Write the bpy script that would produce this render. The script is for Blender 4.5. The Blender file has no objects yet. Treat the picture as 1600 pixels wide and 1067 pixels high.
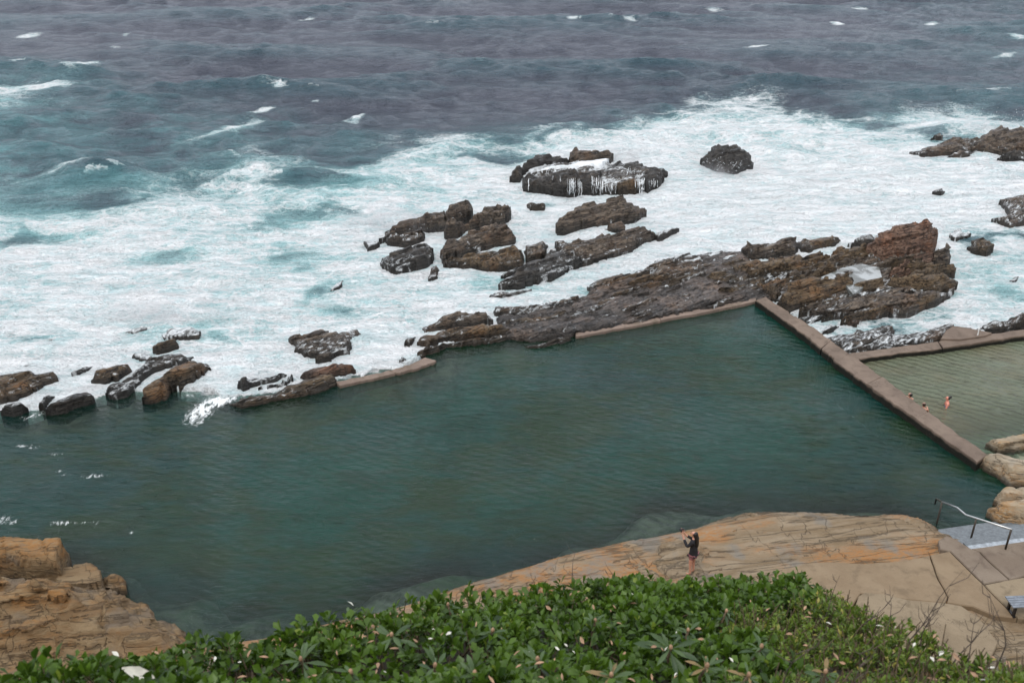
import bpy, bmesh, math, random
import numpy as np
from mathutils import Vector, Matrix
R = math.radians
random.seed(7); rng = np.random.default_rng(7)
S = bpy.context.scene
COL = S.collection

# ---------------------------------------------------------------- camera, sky, sun, exposure
H_CAM, PITCH, LENS = 22.5, 27.0, 35.0
cam_d = bpy.data.cameras.new('camera'); cam = bpy.data.objects.new('camera', cam_d); COL.objects.link(cam)
cam.location = (0, 0, H_CAM); cam.rotation_euler = (R(90 - PITCH), 0, 0)
cam_d.lens = LENS; cam_d.sensor_width = 36; cam_d.clip_start = 0.1; cam_d.clip_end = 6000
cam_d.dof.use_dof = True; cam_d.dof.focus_distance = 45; cam_d.dof.aperture_fstop = 4.5
S.camera = cam

SUN_EL, SUN_ROT = R(58), R(205)
W = bpy.data.worlds.new('World'); S.world = W; W.use_nodes = True
wn, wl = W.node_tree.nodes, W.node_tree.links
wn.clear()
sky = wn.new('ShaderNodeTexSky'); sky.sky_type = 'NISHITA'; sky.sun_disc = False
sky.sun_elevation = SUN_EL; sky.sun_rotation = SUN_ROT
# overcast: a cloud layer that is brighter overhead than at the horizon, over the clear-sky model
tc = wn.new('ShaderNodeTexCoord'); sp = wn.new('ShaderNodeSeparateXYZ'); wl.new(tc.outputs['Generated'], sp.inputs[0])
cr = wn.new('ShaderNodeValToRGB'); wl.new(sp.outputs['Z'], cr.inputs[0])
cr.color_ramp.elements[0].position = 0.0; cr.color_ramp.elements[0].color = (.61, .635, .73, 1)
cr.color_ramp.elements[1].position = 0.75; cr.color_ramp.elements[1].color = (.86, .89, .93, 1)
vm = wn.new('ShaderNodeVectorMath'); vm.operation = 'SCALE'; vm.inputs['Scale'].default_value = 9.0
wl.new(cr.outputs[0], vm.inputs[0])
mx = wn.new('ShaderNodeMix'); mx.data_type = 'RGBA'; mx.inputs['Factor'].default_value = .88
wl.new(sky.outputs[0], mx.inputs['A']); wl.new(vm.outputs[0], mx.inputs['B'])
bg = wn.new('ShaderNodeBackground'); bg.inputs['Strength'].default_value = 0.1
wl.new(mx.outputs['Result'], bg.inputs['Color'])
wo = wn.new('ShaderNodeOutputWorld'); wl.new(bg.outputs[0], wo.inputs['Surface'])

sd_ = bpy.data.lights.new('sun', 'SUN'); sun = bpy.data.objects.new('sun', sd_); COL.objects.link(sun)
sd_.energy = 0.9; sd_.angle = R(14); sd_.color = (1, .965, .92)
_d = Vector((math.sin(SUN_ROT) * math.cos(SUN_EL), math.cos(SUN_ROT) * math.cos(SUN_EL), math.sin(SUN_EL)))
sun.rotation_euler = _d.to_track_quat('Z', 'Y').to_euler()
sun.location = (0, -20, 60)
S.view_settings.view_transform = 'Standard'; S.view_settings.look = 'None'
S.view_settings.exposure = 0.78; S.view_settings.gamma = 1; S.view_settings.use_curve_mapping = False
S.render.engine = 'CYCLES'
S.cycles.max_bounces = 5; S.cycles.diffuse_bounces = 2; S.cycles.glossy_bounces = 2; S.cycles.transparent_max_bounces = 6; S.cycles.transmission_bounces = 2

# ---------------------------------------------------------------- survey: sight lines of the photograph
F_ = 1600 * LENS / 36; SP, CP = math.sin(R(PITCH)), math.cos(R(PITCH))
def G(px, py, z=0.0):
    u = (px - 800) / F_; v = (py - 533.5) / F_
    d = SP + v * CP
    k = (H_CAM - z) / d
    return np.array([u * k, (CP - v * SP) * k, z])
def PX(X, Y, Z=0.0):
    dz = H_CAM - Z
    zc = Y * CP + dz * SP; yc = dz * CP - Y * SP
    return 800 + F_ * X / zc, 533.5 + F_ * yc / zc

# ---------------------------------------------------------------- noise
def _h(ix, iy, s):
    h = (ix * 374761393 + iy * 668265263 + s * 1442695041) & 0xffffffff
    h = ((h ^ (h >> 13)) * 1274126177) & 0xffffffff
    return ((h ^ (h >> 16)) & 0xffffff) / float(0xffffff)
def vnoise(x, y, s=0):
    x = np.asarray(x, float); y = np.asarray(y, float)
    ix = np.floor(x).astype(np.int64); iy = np.floor(y).astype(np.int64)
    fx = x - ix; fy = y - iy
    fx = fx * fx * fx * (fx * (fx * 6 - 15) + 10); fy = fy * fy * fy * (fy * (fy * 6 - 15) + 10)
    a = _h(ix, iy, s); b = _h(ix + 1, iy, s); c = _h(ix, iy + 1, s); d = _h(ix + 1, iy + 1, s)
    return (a * (1 - fx) + b * fx) * (1 - fy) + (c * (1 - fx) + d * fx) * fy
def fbm(x, y, o=4, s=0, g=.5):
    t = 0; a = 1; n = 0
    for k in range(o):
        t = t + a * vnoise(x * 2 ** k + 17.3 * k, y * 2 ** k - 9.1 * k, s + k); n += a; a *= g
    return t / n
def sst(a, b, x):
    t = np.clip((x - a) / (b - a), 0, 1); return t * t * (3 - 2 * t)

# ---------------------------------------------------------------- object helpers
def tag(o, label=None, cat=None, group=None, kind=None):
    if label: o['label'] = label
    if cat: o['category'] = cat
    if group: o['group'] = group
    if kind: o['kind'] = kind
    return o
def mesh_obj(name, verts, faces, mat, parent=None, loc=None, smooth=False, mats=None, attrs=None):
    """verts in world coordinates; with a parent they are stored relative to the parent's location."""
    v = np.array(verts, float).reshape(-1, 3)
    org = np.array(loc if loc is not None else (0, 0, 0), float)
    poff = np.array(parent['org'] if parent is not None else (0, 0, 0), float)
    m = bpy.data.meshes.new(name)
    vv = v - (org if loc is not None else poff)
    if isinstance(faces, np.ndarray):
        n, k = faces.shape
        m.vertices.add(len(vv)); m.vertices.foreach_set('co', vv.astype(np.float32).ravel())
        m.loops.add(n * k); m.loops.foreach_set('vertex_index', faces.astype(np.int32).ravel())
        m.polygons.add(n)
        m.polygons.foreach_set('loop_start', np.arange(0, n * k, k, dtype=np.int32))
        m.polygons.foreach_set('loop_total', np.full(n, k, dtype=np.int32))
        m.update(calc_edges=True)
    else:
        m.from_pydata([tuple(p) for p in vv], [], faces); m.update()
    if attrs:
        for an, av in attrs.items():
            a = m.attributes.new(an, 'FLOAT', 'POINT'); a.data.foreach_set('value', np.asarray(av, np.float32))
    m.materials.append(mat)
    if smooth: m.polygons.foreach_set('use_smooth', [True] * len(m.polygons))
    o = bpy.data.objects.new(name, m); COL.objects.link(o)
    if parent is not None:
        o.parent = parent
        if loc is not None: o.location = tuple(org - poff)
    else: o.location = tuple(org)
    o['org'] = [float(q) for q in (org if loc is not None else poff)]
    return o
def empty(name, loc):
    o = bpy.data.objects.new(name, None); COL.objects.link(o); o.location = tuple(loc); o.empty_display_size = .2
    o['org'] = [float(q) for q in loc]
    return o
def grid_faces(nr, nc, keep=None):
    idx = np.arange(nr * nc).reshape(nr, nc)
    f = np.stack([idx[:-1, :-1], idx[:-1, 1:], idx[1:, 1:], idx[1:, :-1]], -1).reshape(-1, 4)
    if keep is not None:
        k = keep.ravel(); f = f[k[f].all(1)]
    return f
def compact(v, f, *attrs):
    used = np.unique(f); mp = np.full(len(v), -1); mp[used] = np.arange(len(used))
    return (v[used], mp[f]) + tuple(a[used] for a in attrs)
def prism(poly, z0, z1, bev=0.02):
    """closed extruded polygon (xy list) with a small chamfer on the top edge -> verts, faces"""
    p = np.array(poly, float)[:, :2]; n = len(p)
    a2 = sum(p[i, 0] * p[(i + 1) % n, 1] - p[(i + 1) % n, 0] * p[i, 1] for i in range(n))
    if a2 < 0: p = p[::-1]
    e = np.roll(p, -1, 0) - p; e /= np.linalg.norm(e, axis=1)[:, None] + 1e-9
    nrm = np.stack([e[:, 1], -e[:, 0]], 1); vn = nrm + np.roll(nrm, 1, 0); vn /= np.linalg.norm(vn, axis=1)[:, None] + 1e-9
    q = p - vn * bev
    V = [(x, y, z0) for x, y in p] + [(x, y, z1 - bev) for x, y in p] + [(x, y, z1) for x, y in q]
    Fc = [tuple(range(2 * n, 3 * n)), tuple(range(n - 1, -1, -1))]
    for k in (0, 1):
        for i in range(n):
            j = (i + 1) % n; Fc.append((k * n + i, k * n + j, (k + 1) * n + j, (k + 1) * n + i))
    return V, Fc
def box_vf(o, ax, ay, az):
    o = np.array(o, float); ax, ay, az = (np.array(a, float) for a in (ax, ay, az))
    V = [o + i * ax + j * ay + k * az for k in (0, 1) for j in (0, 1) for i in (0, 1)]
    return V, [(0, 2, 3, 1), (4, 5, 7, 6), (0, 1, 5, 4), (2, 6, 7, 3), (0, 4, 6, 2), (1, 3, 7, 5)]
def tube_vf(pts, rads, n=8, caps=True):
    pts = [Vector(p) for p in pts]; V = []; Fc = []
    if not hasattr(rads, '__len__'): rads = [rads] * len(pts)
    up = None
    for i, p in enumerate(pts):
        t = (pts[min(i + 1, len(pts) - 1)] - pts[max(i - 1, 0)]).normalized()
        if up is None: up = t.orthogonal().normalized()
        up = (up - t * up.dot(t)).normalized(); b = t.cross(up)
        for k in range(n):
            a = 2 * math.pi * k / n; V.append(tuple(p + (up * math.cos(a) + b * math.sin(a)) * rads[i]))
    for i in range(len(pts) - 1):
        for k in range(n):
            j = (k + 1) % n; Fc.append((i * n + k, i * n + j, (i + 1) * n + j, (i + 1) * n + k))
    if caps:
        Fc.append(tuple(range(n - 1, -1, -1))); b = (len(pts) - 1) * n; Fc.append(tuple(range(b, b + n)))
    return V, Fc
def merge(parts):
    V = []; Fc = []
    for v, f in parts:
        b = len(V); V += [tuple(p) for p in v]; Fc += [tuple(i + b for i in q) for q in f]
    return V, Fc

# ---------------------------------------------------------------- node helpers
class NT:
    def __init__(s, name):
        s.m = bpy.data.materials.new(name); s.m.use_nodes = True
        s.t = s.m.node_tree; s.n = s.t.nodes; s.l = s.t.links; s.n.clear()
        s.out = s.n.new('ShaderNodeOutputMaterial')
    def _in(s, sock, v):
        if isinstance(v, bpy.types.NodeSocket): s.l.new(v, sock)
        elif v is not None:
            if sock.type == 'RGBA' and len(v) == 3: v = (*v, 1)
            sock.default_value = v
    def pos(s): return s.n.new('ShaderNodeNewGeometry').outputs['Position']
    def nrm(s): return s.n.new('ShaderNodeNewGeometry').outputs['Normal']
    def map(s, v, scale=(1, 1, 1), rot=(0, 0, 0), loc=(0, 0, 0)):
        n = s.n.new('ShaderNodeMapping'); s.l.new(v, n.inputs[0]); n.inputs['Scale'].default_value = scale
        n.inputs['Rotation'].default_value = rot; n.inputs['Location'].default_value = loc; return n.outputs[0]
    def noise(s, v, scale=1, detail=4, rough=.5, dist=0):
        n = s.n.new('ShaderNodeTexNoise'); s.l.new(v, n.inputs['Vector']); n.inputs['Scale'].default_value = scale
        n.inputs['Detail'].default_value = detail; n.inputs['Roughness'].default_value = rough
        n.inputs['Distortion'].default_value = dist; return n
    def vor(s, v, scale=1, feat='DISTANCE_TO_EDGE'):
        n = s.n.new('ShaderNodeTexVoronoi'); n.feature = feat; s.l.new(v, n.inputs['Vector'])
        n.inputs['Scale'].default_value = scale; return n
    def math(s, op, a, b=None, c=None, clamp=False):
        n = s.n.new('ShaderNodeMath'); n.operation = op; n.use_clamp = clamp
        for i, q in enumerate((a, b, c)):
            if q is not None: s._in(n.inputs[i], q)
        return n.outputs[0]
    def mr(s, v, a, b, c=0, d=1, smooth=True):
        n = s.n.new('ShaderNodeMapRange'); n.interpolation_type = 'SMOOTHSTEP' if smooth else 'LINEAR'
        s._in(n.inputs['Value'], v)
        for k, q in (('From Min', a), ('From Max', b), ('To Min', c), ('To Max', d)): s._in(n.inputs[k], q)
        return n.outputs[0]
    def mix(s, f, a, b):
        n = s.n.new('ShaderNodeMix'); n.data_type = 'RGBA'; s._in(n.inputs['Factor'], f)
        s._in(n.inputs['A'], a); s._in(n.inputs['B'], b); return n.outputs['Result']
    def attr(s, name):
        n = s.n.new('ShaderNodeAttribute'); n.attribute_name = name; return n.outputs['Fac']
    def sep(s, v):
        n = s.n.new('ShaderNodeSeparateXYZ'); s.l.new(v, n.inputs[0]); return n.outputs
    def vadd(s, a, b, k):
        m = s.n.new('ShaderNodeVectorMath'); m.operation = 'SCALE'; s.l.new(b, m.inputs[0]); m.inputs['Scale'].default_value = k
        n = s.n.new('ShaderNodeVectorMath'); n.operation = 'ADD'; s.l.new(a, n.inputs[0]); s.l.new(m.outputs[0], n.inputs[1]); return n.outputs[0]
    def bump(s, h, dist=.05, strength=1, prev=None):
        n = s.n.new('ShaderNodeBump'); s._in(n.inputs['Height'], h); n.inputs['Distance'].default_value = dist
        n.inputs['Strength'].default_value = strength
        if prev is not None: s.l.new(prev, n.inputs['Normal'])
        return n.outputs[0]
    def bsdf(s, col, rough=.6, nrm=None, spec=.5, **k):
        n = s.n.new('ShaderNodeBsdfPrincipled'); s._in(n.inputs['Base Color'], col); s._in(n.inputs['Roughness'], rough)
        s._in(n.inputs['Specular IOR Level'], spec)
        if nrm is not None: s.l.new(nrm, n.inputs['Normal'])
        for a, b in k.items(): s._in(n.inputs[a.replace('_', ' ')], b)
        return n.outputs[0]
    def done(s, sh): s.l.new(sh, s.out.inputs['Surface']); return s.m

# strike of the rock beds (world direction along the ridges)
_a, _b = G(700, 450), G(1000, 372)
STRIKE = math.atan2(_b[1] - _a[1], _b[0] - _a[0])

def mat_wetrock(name, base, light, rust, lace=.5, wet=.35, rot=STRIKE):
    t = NT(name); p = t.pos()
    q = t.map(p, scale=(1, 1, 1), rot=(0, 0, -rot))
    beds = t.noise(t.map(q, scale=(.35, 2.2, 5.5)), 1.3, 7, .62, .4)
    blot = t.noise(p, .55, 5, .6)
    fine = t.noise(t.map(q, scale=(1, 2, 3)), 6, 6, .7)
    ln1 = t.noise(t.map(q, scale=(.16, 1.5, 2.6)), 1.5, 5, .55, .3)
    ln2 = t.noise(t.map(q, scale=(1.1, .35, .8)), .8, 5, .55, .3)
    def line(x, w): return t.mr(t.math('ABSOLUTE', t.math('SUBTRACT', t.math('FRACT', t.math('MULTIPLY', x, 7)), .5)), 0, w)
    crk = t.math('MINIMUM', line(ln1.outputs[0], .13), line(ln2.outputs[0], .035))
    c = t.mix(t.mr(beds.outputs[0], .38, .66), base, light)
    c = t.mix(t.math('MULTIPLY', t.mr(blot.outputs[0], .5, .68), t.mr(fine.outputs[0], .3, .7)), c, rust)
    c = t.mix(t.math('MULTIPLY', t.math('SUBTRACT', 1, crk), .8), c, (.012, .010, .009))
    dk = t.noise(p, 1.7, 5, .65)
    c = t.mix(t.mr(dk.outputs[0], .52, .72, 0, .6), c, (.02, .018, .016))
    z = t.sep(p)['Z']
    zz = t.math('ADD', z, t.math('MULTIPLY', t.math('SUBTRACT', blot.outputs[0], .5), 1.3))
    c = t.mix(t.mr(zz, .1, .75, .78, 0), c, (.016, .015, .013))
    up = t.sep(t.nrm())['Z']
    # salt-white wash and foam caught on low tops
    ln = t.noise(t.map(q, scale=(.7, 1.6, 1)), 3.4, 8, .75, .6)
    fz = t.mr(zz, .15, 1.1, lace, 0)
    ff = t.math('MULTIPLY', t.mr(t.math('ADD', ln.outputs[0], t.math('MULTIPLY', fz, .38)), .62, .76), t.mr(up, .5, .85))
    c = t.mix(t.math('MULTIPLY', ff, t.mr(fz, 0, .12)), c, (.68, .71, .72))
    rough = t.mr(fine.outputs[0], .3, .7, wet, wet + .35)
    n = t.bump(t.math('ADD', t.math('MULTIPLY', beds.outputs[0], 1.0), t.math('MULTIPLY', fine.outputs[0], .35)), .22, .9)
    n = t.bump(crk, .10, 1., n)
    return t.done(t.bsdf(c, rough, n, .45))

def mat_sandstone(name, rot, a=(.205, .145, .084), b=(.295, .23, .155), rust=(.36, .17, .06), grey=(.21, .19, .16)):
    t = NT(name); p = t.pos()
    q = t.map(p, rot=(0, 0, -rot))
    beds = t.noise(t.map(q, scale=(.28, 1.5, 3.2)), 1.4, 8, .65, .7)
    blot = t.noise(t.map(q, scale=(.5, 1, 1)), .45, 5, .6)
    fine = t.noise(t.map(q, scale=(.8, 2, 2)), 5, 8, .75)
    ln1 = t.noise(t.map(q, scale=(.10, 1.3, 2.)), 1.3, 6, .6, .3)
    ln2 = t.noise(t.map(q, scale=(.7, .3, .6)), .6, 5, .55, .3)
    def line(x, w, k=5.5): return t.mr(t.math('ABSOLUTE', t.math('SUBTRACT', t.math('FRACT', t.math('MULTIPLY', x, k)), .5)), 0, w)
    crk = t.math('MINIMUM', line(ln1.outputs[0], .12), line(ln2.outputs[0], .02, 5))
    c = t.mix(t.mr(beds.outputs[0], .35, .65), a, b)
    c = t.mix(t.math('MULTIPLY', t.mr(blot.outputs[0], .44, .6), t.mr(fine.outputs[0], .35, .6)), c, rust)
    b2 = t.noise(p, .8, 4, .6)
    c = t.mix(t.mr(b2.outputs[0], .5, .66, 0, .8), c, grey)
    cm = t.mr(b2.outputs[0], .5, .64, 1, 0)
    c = t.mix(t.math('MULTIPLY', t.math('SUBTRACT', 1, crk), t.math('ADD', .12, t.math('MULTIPLY', cm, .38))), c, (.06, .045, .033))
    c = t.mix(t.mr(fine.outputs[0], .52, .75, 0, .55), c, (.10, .072, .05))
    z = t.sep(p)['Z']
    zz = t.math('ADD', z, t.math('MULTIPLY', t.math('SUBTRACT', blot.outputs[0], .5), .7))
    c = t.mix(t.mr(zz, .05, .38, .88, 0), c, (.035, .028, .02))
    n = t.bump(t.math('ADD', beds.outputs[0], t.math('MULTIPLY', fine.outputs[0], .4)), .16, .9)
    n = t.bump(crk, .04, .8, n)
    return t.done(t.bsdf(c, .85, n, .25))

M = {}
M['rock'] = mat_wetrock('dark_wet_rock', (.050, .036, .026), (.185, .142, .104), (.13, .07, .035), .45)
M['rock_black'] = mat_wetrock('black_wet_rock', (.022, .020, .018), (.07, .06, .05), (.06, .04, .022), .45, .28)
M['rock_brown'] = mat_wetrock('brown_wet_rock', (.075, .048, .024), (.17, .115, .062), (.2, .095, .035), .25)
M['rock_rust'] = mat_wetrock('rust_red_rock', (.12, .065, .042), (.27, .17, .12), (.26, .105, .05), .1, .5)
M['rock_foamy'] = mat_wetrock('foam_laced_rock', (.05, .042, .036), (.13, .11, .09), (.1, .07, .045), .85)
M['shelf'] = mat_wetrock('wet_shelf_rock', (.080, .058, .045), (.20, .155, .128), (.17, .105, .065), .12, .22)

def mat_concrete(name, a, b, stain, algae=False):
    t = NT(name); p = t.pos()
    n1 = t.noise(p, .7, 6, .65); n2 = t.noise(p, 9, 6, .7); n3 = t.noise(p, 2.2, 5, .6, .3)
    c = t.mix(t.mr(n1.outputs[0], .35, .65), a, b)
    c = t.mix(t.mr(n3.outputs[0], .5, .7, 0, .7), c, stain)
    c = t.mix(t.mr(n2.outputs[0], .55, .75, 0, .35), c, (.1, .08, .065))
    if algae:
        z = t.math('ADD', t.sep(p)['Z'], t.math('MULTIPLY', t.math('SUBTRACT', n3.outputs[0], .5), .22))
        c = t.mix(t.mr(z, .24, .36, 1, 0), c, (.012, .012, .008))
    ck = t.noise(p, .28, 7, .62, .4); ckm = t.noise(p, .35, 2, .5, 0)
    crk = t.math('MULTIPLY', t.mr(t.math('ABSOLUTE', t.math('SUBTRACT', ck.outputs[0], .5)), 0, .0035, 1, 0), t.mr(ckm.outputs[0], .42, .55))
    c = t.mix(t.math('MULTIPLY', crk, .7), c, (.06, .045, .035))
    n = t.bump(t.math('ADD', n2.outputs[0], t.math('MULTIPLY', n1.outputs[0], 2)), .02, .8)
    return t.done(t.bsdf(c, .8, n, .3))
M['wallc'] = mat_concrete('pool_wall_concrete', (.145, .107, .082), (.20, .15, .115), (.10, .074, .055), True)
M['path'] = mat_concrete('path_concrete', (.205, .146, .089), (.25, .185, .117), (.148, .106, .065))
M['path2'] = mat_concrete('weathered_concrete', (.165, .125, .092), (.215, .17, .128), (.11, .08, .06))
M['path3'] = mat_concrete('old_grey_concrete', (.205, .156, .10), (.255, .198, .13), (.135, .102, .064))
M['kerb'] = mat_concrete('kerb_concrete', (.17, .125, .10), (.24, .18, .145), (.12, .095, .065))
def simple(name, col, rough=.6, metal=0, var=.25, scale=8, spec=.5):
    t = NT(name); p = t.pos(); n = t.noise(p, scale, 4, .6)
    c = t.mix(t.mr(n.outputs[0], .3, .7), tuple(x * (1 - var) for x in col), tuple(min(1, x * (1 + var)) for x in col))
    return t.done(t.bsdf(c, rough, t.bump(n.outputs[0], .004, .5), spec, Metallic=metal))
M['steps'] = simple('step_paint_grey', (.13, .145, .155), .45)
M['nosing'] = simple('step_nosing_light', (.30, .33, .36), .5)
M['steel'] = simple('stainless_steel', (.55, .55, .54), .35, .9, .1)
M['steel_dark'] = simple('tarnished_steel', (.055, .045, .035), .5, .4)
M['slat'] = simple('bench_slat_grey', (.17, .19, .22), .45)
M['blackm'] = simple('black_metal', (.012, .012, .013), .4)
M['white'] = simple('white_paint', (.75, .75, .73), .5)
M['skin'] = simple('skin', (.50, .25, .17), .5, 0, .12, 20)
M['skin_pink'] = simple('sunburnt_skin', (.62, .24, .17), .5, 0, .12, 20)
M['hair'] = simple('dark_hair', (.012, .009, .008), .45, 0, .3, 60)
M['hairb'] = simple('brown_hair', (.04, .02, .013), .45, 0, .3, 60)
M['black_cloth'] = simple('black_cloth', (.012, .011, .014), .85)
M['pink_cloth'] = simple('dusty_pink_cloth', (.28, .11, .12), .85)
M['dark_swim'] = simple('dark_red_swimwear', (.05, .012, .014), .6)
M['blue_cloth'] = simple('blue_swimwear', (.05, .13, .30), .6)
M['twig'] = simple('dead_twig', (.10, .075, .062), .9, 0, .35, 30)
M['stem'] = simple('green_brown_stem', (.12, .085, .05), .8, 0, .3, 30)
M['dry'] = simple('bleached_dry_leaf', (.62, .60, .52), .6, 0, .15, 25)
M['dry_brown'] = simple('brown_dry_leaf', (.33, .2, .12), .7, 0, .3, 25)
M['soil'] = simple('slope_soil', (.045, .035, .024), .95, 0, .4, 4)
M['foam_body'] = None

# ---------------------------------------------------------------- polygons and rocks
def resample(P, step):
    out = []
    n = len(P)
    for i in range(n):
        a, b = P[i], P[(i + 1) % n]; L = np.linalg.norm(b - a); k = max(1, int(round(L / step)))
        for j in range(k): out.append(a + (b - a) * j / k)
    return np.array(out)
def inside(poly, X, Y):
    x1, y1 = poly[:, 0], poly[:, 1]; x2, y2 = np.roll(x1, -1), np.roll(y1, -1)
    c = np.zeros(X.shape, bool)
    for a, b, d, e in zip(x1, y1, x2, y2):
        if b == e: continue
        m = ((b > Y) != (e > Y)) & (X < (d - a) * (Y - b) / (e - b) + a); c ^= m
    return c
def nearest(segs_a, segs_b, X, Y, chunk=20000):
    D = np.full(X.shape, 1e9); NX = np.zeros_like(X); NY = np.zeros_like(Y)
    for a, b in zip(segs_a, segs_b):
        d = b - a; L2 = max(d @ d, 1e-12)
        t = np.clip(((X - a[0]) * d[0] + (Y - a[1]) * d[1]) / L2, 0, 1)
        qx = a[0] + t * d[0]; qy = a[1] + t * d[1]; r = np.hypot(X - qx, Y - qy)
        m = r < D; D[m] = r[m]; NX[m] = qx[m]; NY[m] = qy[m]
    return D, NX, NY
def px_inside(poly, x, y):
    return bool(inside(np.array(poly, float), np.array([float(x)]), np.array([float(y)]))[0])
def footprint(pp, z0, hr):
    out = []
    A = np.array(pp, float); B = np.roll(A, -1, 0)
    sc = (F_ * SP + (A[:, 1].mean() - 533) * CP) / H_CAM
    for (x, y) in pp:
        xq = min(max(x, A[:, 0].min() + 1), A[:, 0].max() - 1); ys = []
        for a, b in zip(A, B):
            if (a[0] > xq) != (b[0] > xq): ys.append(a[1] + (b[1] - a[1]) * (xq - a[0]) / (b[0] - a[0]))
        lo, hi = (max(ys), min(ys)) if ys else (y, y)
        fr = min(1, max(0, (lo - y) / max(lo - hi, 1))) if lo - hi > 1 else 0
        out.append(G(x, y, z0 + hr * fr * min(1, (lo - hi) / (sc * hr * 1.6 + 1e-6)))[:2])
    return np.array(out)
def rock_data(pp, h, hr=None, z0=0., base=-.9, res=.085, seed=0, dip=.35, T=.3, w=None, tilt=.4, strike=STRIKE,
              rough=1., mult=.35, world=None, under=.17, top_var=.35, edge=.45):
    if hr is None: hr = .7 * h
    hr *= .5; h *= .9
    P = footprint(pp, z0, hr) if world is None else np.array(world, float)
    c, s = math.cos(strike), math.sin(strike)
    L = np.stack([P[:, 0] * c + P[:, 1] * s, -P[:, 0] * s + P[:, 1] * c], 1)
    L = resample(L, .3)
    j = fbm(L[:, 0] * 1.3 + seed * 7, L[:, 1] * 1.9, 3, seed) - .5
    j2 = fbm(L[:, 0] * 1.3 + seed * 3 + 50, L[:, 1] * 1.9, 3, seed + 9) - .5
    L = L + np.stack([j, j2], 1) * .34 * rough * min(1, h)
    mn, mxx = L.min(0) - res * 2, L.max(0) + res * 2
    xs = np.arange(mn[0], mxx[0], res * 1.15); ys = np.arange(mn[1], mxx[1], res)
    X, Y = np.meshgrid(xs, ys)
    D, NX, NY = nearest(L, np.roll(L, -1, 0), X.ravel(), Y.ravel())
    D = D.reshape(X.shape); NX = NX.reshape(X.shape); NY = NY.reshape(X.shape)
    ins = inside(L, X, Y); sd = np.where(ins, D, -D)
    md = max(sd.max(), .2); ww = w if w else max(.25, md * .6)
    prof = edge + (1 - edge) * (1 - (1 - np.clip(sd / ww, 0, 1)) ** 2.)
    qn = (Y - Y[ins].min()) / max(Y[ins].max() - Y[ins].min(), .1)
    lf = fbm(X * .55 + seed * 13, Y * .9 + seed * 5, 3, seed + 3)
    z = h * prof * (1 - tilt * qn * .8) * (1 - top_var * .5 + top_var * (lf - .5) * 2.6 + top_var * .2)
    z = z + prof * rough * .35 * (fbm(X * .8 + 3 * seed, Y * 2.4, 4, seed + 5) - .5) * min(1.3, h)
    warp = .5 * (fbm(X * .5 + seed, Y * .6, 3, seed + 21) - .5)
    for TT, mm in ((T, .85), (T * mult, .7)):
        Lz = (z + dip * Y + warp) / TT
        fl = np.floor(Lz); fr = Lz - fl
        zt = (fl + sst(.55, 1., fr)) * TT - dip * Y - warp
        z = z * (1 - mm) + zt * mm
    # joints across the beds
    jn = np.abs(vnoise(X * .8 + Y * .35 + seed * 2.7, Y * .22 + seed, seed + 31) - .5)
    z = z - sst(.035, 0, jn) * .16 * prof * min(1, h)
    z = z + (fbm(X * 3.2, Y * 6.5, 3, seed + 40) - .5) * .09 * rough
    z = np.maximum(z, .02 * h) * np.where(sd > 0, 1, 0)
    # overhang / undercut of single beds on the scarps
    gy, gx = np.gradient(z, res, res * 1.15); steep = np.clip(np.hypot(gx, gy) / 1.6, 0, 1)
    bed = vnoise((z + dip * Y) / (T * .5) + 9, X * .25, seed + 50) - .5
    Yd = Y - under * 2 * bed * steep; Xd = X + (fbm(X * 2, z * 5 + Y, 2, seed + 61) - .5) * .12 * steep * rough
    out = ~ins
    Xd = np.where(out, NX, Xd); Yd = np.where(out, NY, Yd)
    zz = np.where(out, base, z + z0)
    keep = sd > -res * 1.6
    Wx = Xd * c - Yd * s; Wy = Xd * s + Yd * c
    V = np.stack([Wx, Wy, zz], -1).reshape(-1, 3)
    f = grid_faces(*X.shape, keep=keep)
    V, f = compact(V, f)
    return V, f, P
def rock(pp, h, mat='rock', label=None, name='rock', parent=None, cat='rock', group=None, **k):
    V, f, P = rock_data(pp, h, **k)
    ctr = P.mean(0); z0 = k.get('z0', 0)
    o = mesh_obj(name, V, f, M[mat], parent=parent, loc=None if parent is not None else (ctr[0], ctr[1], z0))
    if label: tag(o, label, cat if parent is None else None, group)
    return o

# ---------------------------------------------------------------- surf maps (surveyed on the sea surface)
FO = """0 0 0 0 0 0 0 0 0 0 0 0 0 0 0 0 0
1 0 0 0 0 0 0 0 0 0 0 0 0 0 0 0 0
0 0 0 0 0 0 0 0 0 0 0 0 0 0 0 0 0
2 2 0 0 0 0 0 0 0 0 0 0 0 0 0 0 0
3 2 0 0 0 0 0 0 0 0 1 4 4 1 1 2 1
0 1 1 2 3 1 0 0 2 5 7 8 7 6 5 8 9
0 0 0 1 3 1 4 6 4 9 9 9 9 9 9 9 9
3 1 1 3 5 5 6 5 8 10 10 10 10 10 10 10 10
2 3 4 6 6 7 9 9 10 10 10 10 10 10 10 10 9
6 8 8 6 7 8 10 10 10 10 10 10 10 10 10 9 9
9 9 8 6 5 8 10 9 9 9 10 10 10 10 10 8 7
9 9 8 6 7 6 8 8 8 8 10 10 10 10 10 7 6
7 9 10 9 9 6 7 9 9 9 9 9 9 9 9 7 7
8 9 9 9 8 9 10 10 9 9 9 9 9 9 8 8 8
9 9 10 9 9 10 10 10 9 9 9 9 9 9 9 9 9
10 10 10 10 10 10 10 10 9 9 9 9 9 9 9 9 9
10 10 10 10 10 10 10 10 9 9 9 9 9 9 9 9 9
9 9 9 9 9 9 9 9 9 9 9 9 9 9 9 9 9"""
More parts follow.
